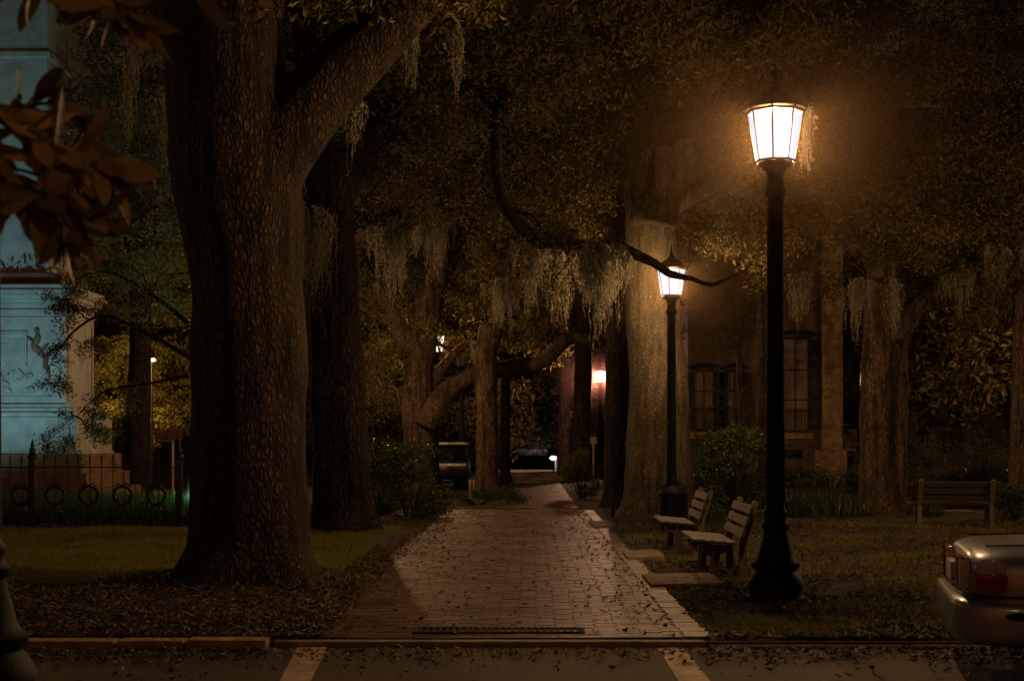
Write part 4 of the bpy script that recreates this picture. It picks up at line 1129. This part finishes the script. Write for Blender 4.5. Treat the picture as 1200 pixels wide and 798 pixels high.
# trash can
t = thing('trash_can', 'round slatted dark trash can with domed lid at the foot of the pale oak', 'trash can', (at(789, 0, 23.4).x, 23.4, 0))
b = MB()
for k in range(26):
    a = 2*PI*k/26
    b.box(0.225, 0.24, -0.017, 0.017, 0.06, 0.62, 0, Matrix.Rotation(a, 4, 'Z'))
b.build('slats', M['iron'], t)
b = MB()
for k in range(7):
    z = 0.10+k*0.085
    b.tube([(0.243*math.cos(2*PI*i/24), 0.243*math.sin(2*PI*i/24), z) for i in range(25)], 0.008, 6)
b.build('hoop', M['iron'], t)
MB().lathe([(0.19, 0.03), (0.205, 0.60)], 24).build('liner', M['rubber'], t, True)
MB().lathe([(0.25, 0.61), (0.26, 0.64), (0.22, 0.69), (0.12, 0.745), (0.03, 0.76)], 24).build('lid', M['iron'], t, True)
b = MB()
b.tube([(0.2*math.cos(a), 0, 0.69+0.13*math.sin(a)) for a in [PI*i/10 for i in range(11)]], 0.012, 6); b.build('handle', M['iron'], t)

# ------------------------------------------------------------------ car at right edge, tail towards the path
def superbox(sections, n=24):
    """loft of rounded sections along x: (x, ymin, ymax, zmin, zmax, power)"""
    bm = bmesh.new(); rings = []
    for (x, y0, y1, z0, z1, pw) in sections:
        ring = []
        for i in range(n):
            a = 2*PI*i/n; c_, s_ = math.cos(a), math.sin(a)
            yy = math.copysign(abs(c_)**(2/pw), c_); zz = math.copysign(abs(s_)**(2/pw), s_)
            ring.append(bm.verts.new((x, (y0+y1)/2+yy*(y1-y0)/2, (z0+z1)/2+zz*(z1-z0)/2)))
        rings.append(ring)
    for a, b in zip(rings, rings[1:]):
        for i in range(n):
            j = (i+1) % n; bm.faces.new((a[i], a[j], b[j], b[i]))
    bm.faces.new(list(reversed(rings[0]))); bm.faces.new(rings[-1])
    return bm
def wrap(bm, name, mat, parent, smooth=True, sub=0):
    s = MB.__new__(MB); s.bm = bm; o = s.build(name, mat, parent, smooth)
    if sub:
        m_ = o.modifiers.new('sub', 'SUBSURF'); m_.levels = sub; m_.render_levels = sub
    return o
t = thing('parked_car', 'silver grey sedan at the right edge, only its tail corner in the photo', 'car', (2.95, 9.52, ROADZ), -0.22); t.scale = (0.95, 0.97, 0.89)
W = 0.86
body = superbox([(0.02, -W*.76, W*.76, 0.56, 0.87, 4), (0.06, -W*.88, W*.88, 0.50, 0.92, 4), (0.15, -W*.96, W*.96, 0.38, 0.955, 4.5), (0.40, -W, W, 0.24, 0.965, 5), (0.95, -W, W, 0.22, 0.985, 5),
                 (1.4, -W, W, 0.22, 1.0, 5), (3.2, -W, W, 0.22, 0.97, 5), (4.1, -W*.97, W*.97, 0.25, 0.85, 5), (4.6, -W*.85, W*.85, 0.35, 0.72, 5), (4.72, -W*.7, W*.7, 0.42, 0.62, 5)], 40)
wrap(body, 'body', M['carpaint'], t, True, 1)
cab = superbox([(1.02, -W*.72, W*.72, 0.90, 1.00, 5), (1.45, -W*.70, W*.70, 0.88, 1.30, 5), (1.8, -W*.68, W*.68, 0.88, 1.40, 5), (2.6, -W*.68, W*.68, 0.88, 1.42, 5), (3.1, -W*.70, W*.70, 0.88, 1.28, 5), (3.7, -W*.74, W*.74, 0.88, 0.98, 5)], 32)
wrap(cab, 'cabin_glass', M['dark_glass'], t, True, 1)
bmp = superbox([(-0.075, -W*.70, W*.70, 0.36, 0.58, 6), (-0.06, -W*.86, W*.86, 0.31, 0.61, 6), (0.0, -W*.965, W*.965, 0.27, 0.62, 6), (0.14, -W*1.015, W*1.015, 0.25, 0.62, 6), (0.50, -W*1.02, W*1.02, 0.24, 0.615, 6), (0.66, -W*1.015, W*1.015, 0.26, 0.60, 6)], 40)
o = wrap(bmp, 'bumper', M['carpaint'], t, True, 1)
# rubber seam line between bumper and body, and side marker
MB().box(0.04, 0.75, -W*1.012, W*1.012, 0.612, 0.626, 0.003).build('seam', M['rubber'], t)
for s in (-1, 1):
    mk = MB(); r_ = bmesh.ops.create_uvsphere(mk.bm, u_segments=20, v_segments=10, radius=1)
    bmesh.ops.transform(mk.bm, matrix=Matrix.Translation((0.34, s*W*1.02, 0.49)) @ Matrix.Diagonal((0.09, 0.014, 0.028, 1)), verts=r_['verts'])
    mk.build('side_marker', M['red_lens'] if False else M['rubber'], t, True)
    # wrap-round tail light: red below, clear above, on the flank; clear panel on the rear face
    tl = superbox([(0.07, -0.01, 0.012, 0.665, 0.77, 5), (0.09, -0.012, 0.02, 0.655, 0.775, 6), (0.24, -0.012, 0.022, 0.655, 0.775, 6), (0.265, -0.01, 0.012, 0.665, 0.765, 5)], 16)
    for v in tl.verts: v.co.y = s*(W*(0.975 if v.co.x < 0.2 else 0.992)+0.016 + abs(v.co.y)*0.6*(1 if v.co.y > 0 else -1))
    ttl = wrap(tl, 'tail_light', M['red_lens'], t)
    tc_ = superbox([(0.08, -0.01, 0.012, 0.777, 0.83, 4), (0.11, -0.012, 0.02, 0.777, 0.88, 4), (0.20, -0.012, 0.022, 0.777, 0.88, 4), (0.255, -0.01, 0.01, 0.777, 0.84, 4)], 16)
    for v in tc_.verts: v.co.y = s*(W*(0.975 if v.co.x < 0.2 else 0.992)+0.016 + abs(v.co.y)*0.6*(1 if v.co.y > 0 else -1))
    cl = wrap(tc_, 'clear_lens', M['clear_lens'], ttl)
    rl = MB(); rl.box(-0.012, 0.05, s*W*0.30, s*W*0.80, 0.655, 0.88, 0.02); rl.build('rear_lens', M['clear_lens'], t, True)
    tr = MB()
    for z in (0.632, 0.872): tr.tube([(-0.016, s*W*0.29, z), (-0.014, s*W*0.62, z), (0.01, s*W*0.82, z)], 0.010, 6)
    tr.tube([(-0.014, s*W*0.62, 0.632), (-0.02, s*W*0.62, 0.872)], 0.007, 6)
    tr.build('chrome_trim', M['chrome'], t, True)
    for xx in (0.98, 3.75):
        wh = MB(); wh.lathe([(0.20, -0.10), (0.29, -0.105), (0.315, -0.08), (0.315, 0.08), (0.29, 0.105), (0.20, 0.10)], 32)
        bmesh.ops.transform(wh.bm, matrix=Matrix.Translation((xx, s*(W-0.09), 0.315)) @ Matrix.Rotation(PI/2, 4, 'X'), verts=wh.bm.verts[:])
        wo = wh.build('wheel', M['rubber'], t, True)
        rm = MB(); rm.lathe([(0.20, -0.108), (0.19, -0.09), (0.05, -0.11), (0.05, 0.11), (0.19, 0.09), (0.20, 0.108)], 24)
        bmesh.ops.transform(rm.bm, matrix=Matrix.Translation((xx, s*(W-0.09), 0.315)) @ Matrix.Rotation(PI/2, 4, 'X'), verts=rm.bm.verts[:])
        rm.build('rim', M['chrome'], wo, True)
MB().box(-0.03, 0.03, -0.18, 0.18, 0.66, 0.80, 0.01).build('licence_plate', M['pale_metal'], t)
# trunk lid seam
b = MB(); b.tube([(0.16, -W*0.70, 0.950), (0.5, -W*0.70, 0.961), (1.0, -W*0.70, 0.98)], 0.006, 5); b.tube([(0.16, W*0.70, 0.950), (0.5, W*0.70, 0.961), (1.0, W*0.70, 0.98)], 0.006, 5); b.build('trunk_seam', M['rubber'], t)

# dark vehicle parked beyond the shrub, left of the path
t = thing('parked_van', 'dark parked van with its roof highlight painted pale beyond the left shrub', 'van', (at(526, 0, 46).x, 46, 0))
wrap(superbox([(-0.62, -1.0, 1.0, 0.35, 0.95, 5), (-0.6, -1.1, 2.0, 0.3, 0.98, 5), (0.6, -1.1, 2.0, 0.3, 0.98, 5), (0.64, -1, 1.9, 0.35, .9, 5)], 28), 'body', M['dark_car'], t)
wrap(superbox([(-0.58, -1.0, 1.8, 0.9, 1.42, 5), (0.58, -1.0, 1.8, 0.9, 1.42, 5)], 24), 'cabin_glass', M['dark_glass'], t)
MB().box(-0.64, 0.64, -1.15, 1.9, 1.42, 1.50, 0.03).build('roof', M['pale_metal'], t)  # pale roof colour stands in for a highlight along the edge
for s in (-1, 1):
    MB().box(s*0.5-0.06, s*0.5+0.06, -1.135, -1.09, 0.62, 0.74, 0.01).build('tail_light', M['red_lens'], t)
    wh = MB(); wh.lathe([(0.2, -.1), (0.30, -0.1), (0.30, 0.1), (0.2, .1)], 20)
    bmesh.ops.transform(wh.bm, matrix=Matrix.Translation((s*0.52, -0.6, 0.3)) @ Matrix.Rotation(PI/2, 4, 'Y'), verts=wh.bm.verts[:]); wh.build('wheel', M['rubber'], t, True)
# pale round-topped post box and two slim bollards
t = thing('round_sign', 'pale round topped board rising behind the dark van', 'sign', (at(513, 0, 49).x, 49, 0))
MB().lathe([(0.03, 0), (0.03, 1.3)], 8).build('post', M['pale_metal'], t)
sg = MB(); sg.lathe([(0.26, -0.02), (0.26, 0.02)], 24); bmesh.ops.transform(sg.bm, matrix=Matrix.Translation((0, 0, 1.25)) @ Matrix.Rotation(PI/2, 4, 'X'), verts=sg.bm.verts[:]); sg.build('board', M['sign_face'], t)
for i, px in enumerate((551, 555.5)):
    o = MB().lathe([(0.035, -0.02), (0.035, 0.42), (0.05, 0.44), (0.03, 0.48), (0.0, 0.485)], 10).build('bollard', M['pale_metal'], None, True); o.location = (at(px, 0, 38).x, 38, 0)
    props(o, ('left' if i == 0 else 'right')+' one of two slim pale bollards left of the straight oak', 'bollard', 'slim pale bollards')
# far parked car with blue light painted into its windscreen
t = thing('parked_car', 'small far car with blue light painted into its glass at the very end of the path', 'car', (at(624, 0, 85).x, 85, 0.4))
wrap(superbox([(-0.85, -1.5, 1.5, 0.25, 0.85, 5), (0.85, -1.5, 1.5, 0.25, 0.85, 5)], 20), 'body', M['carpaint'], t)
wrap(superbox([(-0.72, -0.8, 1.0, 0.8, 1.35, 4), (0.72, -0.8, 1.0, 0.8, 1.35, 4)], 20), 'windscreen', principled('blue_lit_glass', (0.10, 0.16, 0.22), None, 0.15), t)  # blue light on the glass is put into its colour
for s in (-1, 1):
    MB().box(s*0.6-0.1, s*0.6+0.1, -1.54, -1.48, 0.5, 0.62).build('headlight', M['pale_metal'], t)
burner(at(624, 0, 80).x+0.3, 81.5, 2.6, 10, (0.5, 0.75, 1.0))  # unseen bluish light with no lamp body, thrown on the far car

# small signs and posts
def sign(label, px, py, dd, w_, h_, mat, pole, name='sign'):
    p = at(px, py, dd); t = thing(name, label, 'sign', (p.x, p.y, 0))
    MB().lathe([(0.03, -0.02), (0.03, p.z+h_/2)], 8, c=(pole, 0.04)).build('post', M['pale_metal'], t)
    MB().box(-w_/2, w_/2, -0.015, 0.015, p.z-h_/2, p.z+h_/2, 0.006).build('board', mat, t)
sign('small pinkish square sign on a post below the far pinkish lamp', 695.5, 516, 48, 0.22, 0.24, M['sign_face'], 0.0)
sign('brown board on a pale pole between the fence and the great oak', 196, 509, 34, 0.62, 0.24, M['sign_brown'], 0.12)
o = MB().lathe([(0.035, -0.05), (0.032, 0.62), (0.02, 0.65)], 10).build('stake', M['iron'], None, True); o.location = (at(718, 0, 27).x, 27.0, 0)
props(o, 'thin grey stake left of the pale oak foot', 'stake')

# ------------------------------------------------------------------ house
HY = 46.0
def hx(px): return at(px, 0, HY).x
def hz(py): return at(0, py, HY).z
t = thing('house', 'stuccoed house with tall shuttered windows behind the hedge', 'house', (hx(900), HY, 0))
ox = hx(900)
def X(px): return hx(px)-ox
openings = [('w', 917, 946, 398, 504), ('w', 814, 835, 436, 502), ('w', 853, 868, 436, 502)]
MB().box(X(806), X(986), 0, 6, -0.1, 13, 0.02).build('wall', M['stucco'], t)
MB().box(X(962.5), X(985), -0.35, -0.002, 1.25, 12.5, 0.02).build('pilaster', M['ashlar'], t)
MB().box(X(955), X(989), -0.45, -0.004, -0.1, 1.245, 0.02).build('pilaster_base', M['ashlar'], t)
MB().box(X(806), X(952), -0.10, -0.003, hz(514), hz(506), 0.02).build('string_course', M['ashlar'], t)
for (_, a, b_, ya, yb) in openings:
    x0, x1, z0, z1 = X(a), X(b_), hz(yb), hz(ya)
    w_ = MB()
    w_.box(x0-0.06, x0, -0.09, -0.005, z0, z1); w_.box(x1, x1+0.06, -0.09, -0.005, z0, z1)
    w_.box(x0-0.06, x1+0.06, -0.09, -0.005, z1, z1+0.08); w_.box(x0-0.1, x1+0.1, -0.16, -0.005, z0-0.08, z0)
    for k in range(1, 3): w_.box(x0, x1, -0.07, -0.05, z0+(z1-z0)*k/3-0.02, z0+(z1-z0)*k/3+0.02)
    w_.box((x0+x1)/2-0.018, (x0+x1)/2+0.018, -0.075, -0.045, z0, z1)
    wo = w_.build('window', M['darkpaint'], t)
    MB().box(x0, x1, -0.035, -0.006, z0, z1).build('curtain', M['curtain'], wo)
    for s, xx in ((0, x0), (1, x1)):
        wd = (x1-x0)*0.55
        xa, xb = (xx-0.06-wd, xx-0.07) if s == 0 else (xx+0.07, xx+0.06+wd)
        sh = MB(); sh.box(xa, xb, -0.06, -0.006, z0, z1, 0.006)
        for k in range(int((z1-z0)/0.12)): sh.box(xa+0.04, xb-0.04, -0.075, -0.058, z0+0.05+k*0.12, z0+0.10+k*0.12)
        sh.build('shutter', M['darkpaint'], wo)
    # arched hood
    hd = MB(); n = 12; xm = (x0+x1)/2; hw = (x1-x0)*0.75
    hd.tube([(xm+hw*math.cos(PI*i/n), -0.10, z1+0.10+0.13*math.sin(PI*i/n)) for i in range(n+1)], 0.07, 6); hd.build('window_hood', M['darkpaint'], wo, True)
    gr = MB()   # window guard
    gr.box(x0-0.05, x1+0.05, -0.22, -0.20, z0+0.62, z0+0.65)
    for k in range(8): gr.tube([(x0+(x1-x0)*k/7, -0.21, z0), (x0+(x1-x0)*k/7, -0.21, z0+0.72)], 0.012, 5)
    gr.build('window_guard', M['darkpaint'], wo)
MB().box(X(912), X(940), -0.03, -0.004, hz(537), hz(527)).build('cellar_window', M['dark_glass'], t)
b = MB()
b.box(X(811), X(850), -1.2, -1.16, hz(512), hz(510)); 
for k in range(12): b.tube([(X(812)+k*0.09, -1.18, 0), (X(812)+k*0.09, -1.18, hz(511))], 0.014, 5)
b.build('stair_railing', M['darkpaint'], t)
# the dark neighbour with its porch
t = thing('porch_house', 'dark house with a shadowy porch and pale balustrade at the right', 'house', (hx(1080), HY+2, 0)); ox = hx(1080)
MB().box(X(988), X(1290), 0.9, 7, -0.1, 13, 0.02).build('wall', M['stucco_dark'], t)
for px in (1085, 1150, 1230): MB().lathe([(0.2, 1.2), (0.17, 1.35), (0.15, 5.2), (0.22, 5.3), (0.22, 5.4)], 16, c=(X(px), -0.6)).build('column', M['stucco_dark'], t, True)
MB().box(X(988), X(1290), -0.9, 0.9, -0.1, 1.2, 0.02).build('porch_floor', M['stucco_dark'], t)
MB().box(X(988), X(1290), -0.9, 0.9, 5.4, 5.8, 0.02).build('porch_roof', M['stucco_dark'], t)
b = MB(); b.box(X(988), X(1013), -0.92, -0.80, 1.86, 1.94); b.box(X(988), X(1013), -0.92, -0.80, 1.22, 1.30)
for k in range(7): b.lathe([(0.03, 1.30), (0.05, 1.45), (0.025, 1.6), (0.05, 1.72), (0.03, 1.86)], 8, c=(X(990)+k*0.105, -0.86))
b.build('balustrade', M['ashlar'], t, True)
for px in (1000, 1040): MB().box(X(px-7), X(px+7), 0.84, 0.897, 1.9, 4.4).build('window', M['dark_glass'], t)
# far house closing the street
t = thing('far_house', 'dim plain house front at the far end beyond the trees', 'house', (0, 92, 0))
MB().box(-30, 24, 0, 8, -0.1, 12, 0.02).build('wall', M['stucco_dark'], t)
for k in range(14):
    x = -27+k*3.8
    MB().box(x, x+1.1, -0.06, -0.004, 1.6, 3.8).build('window', M['dark_glass'], t)

print('objects', len(bpy.data.objects))
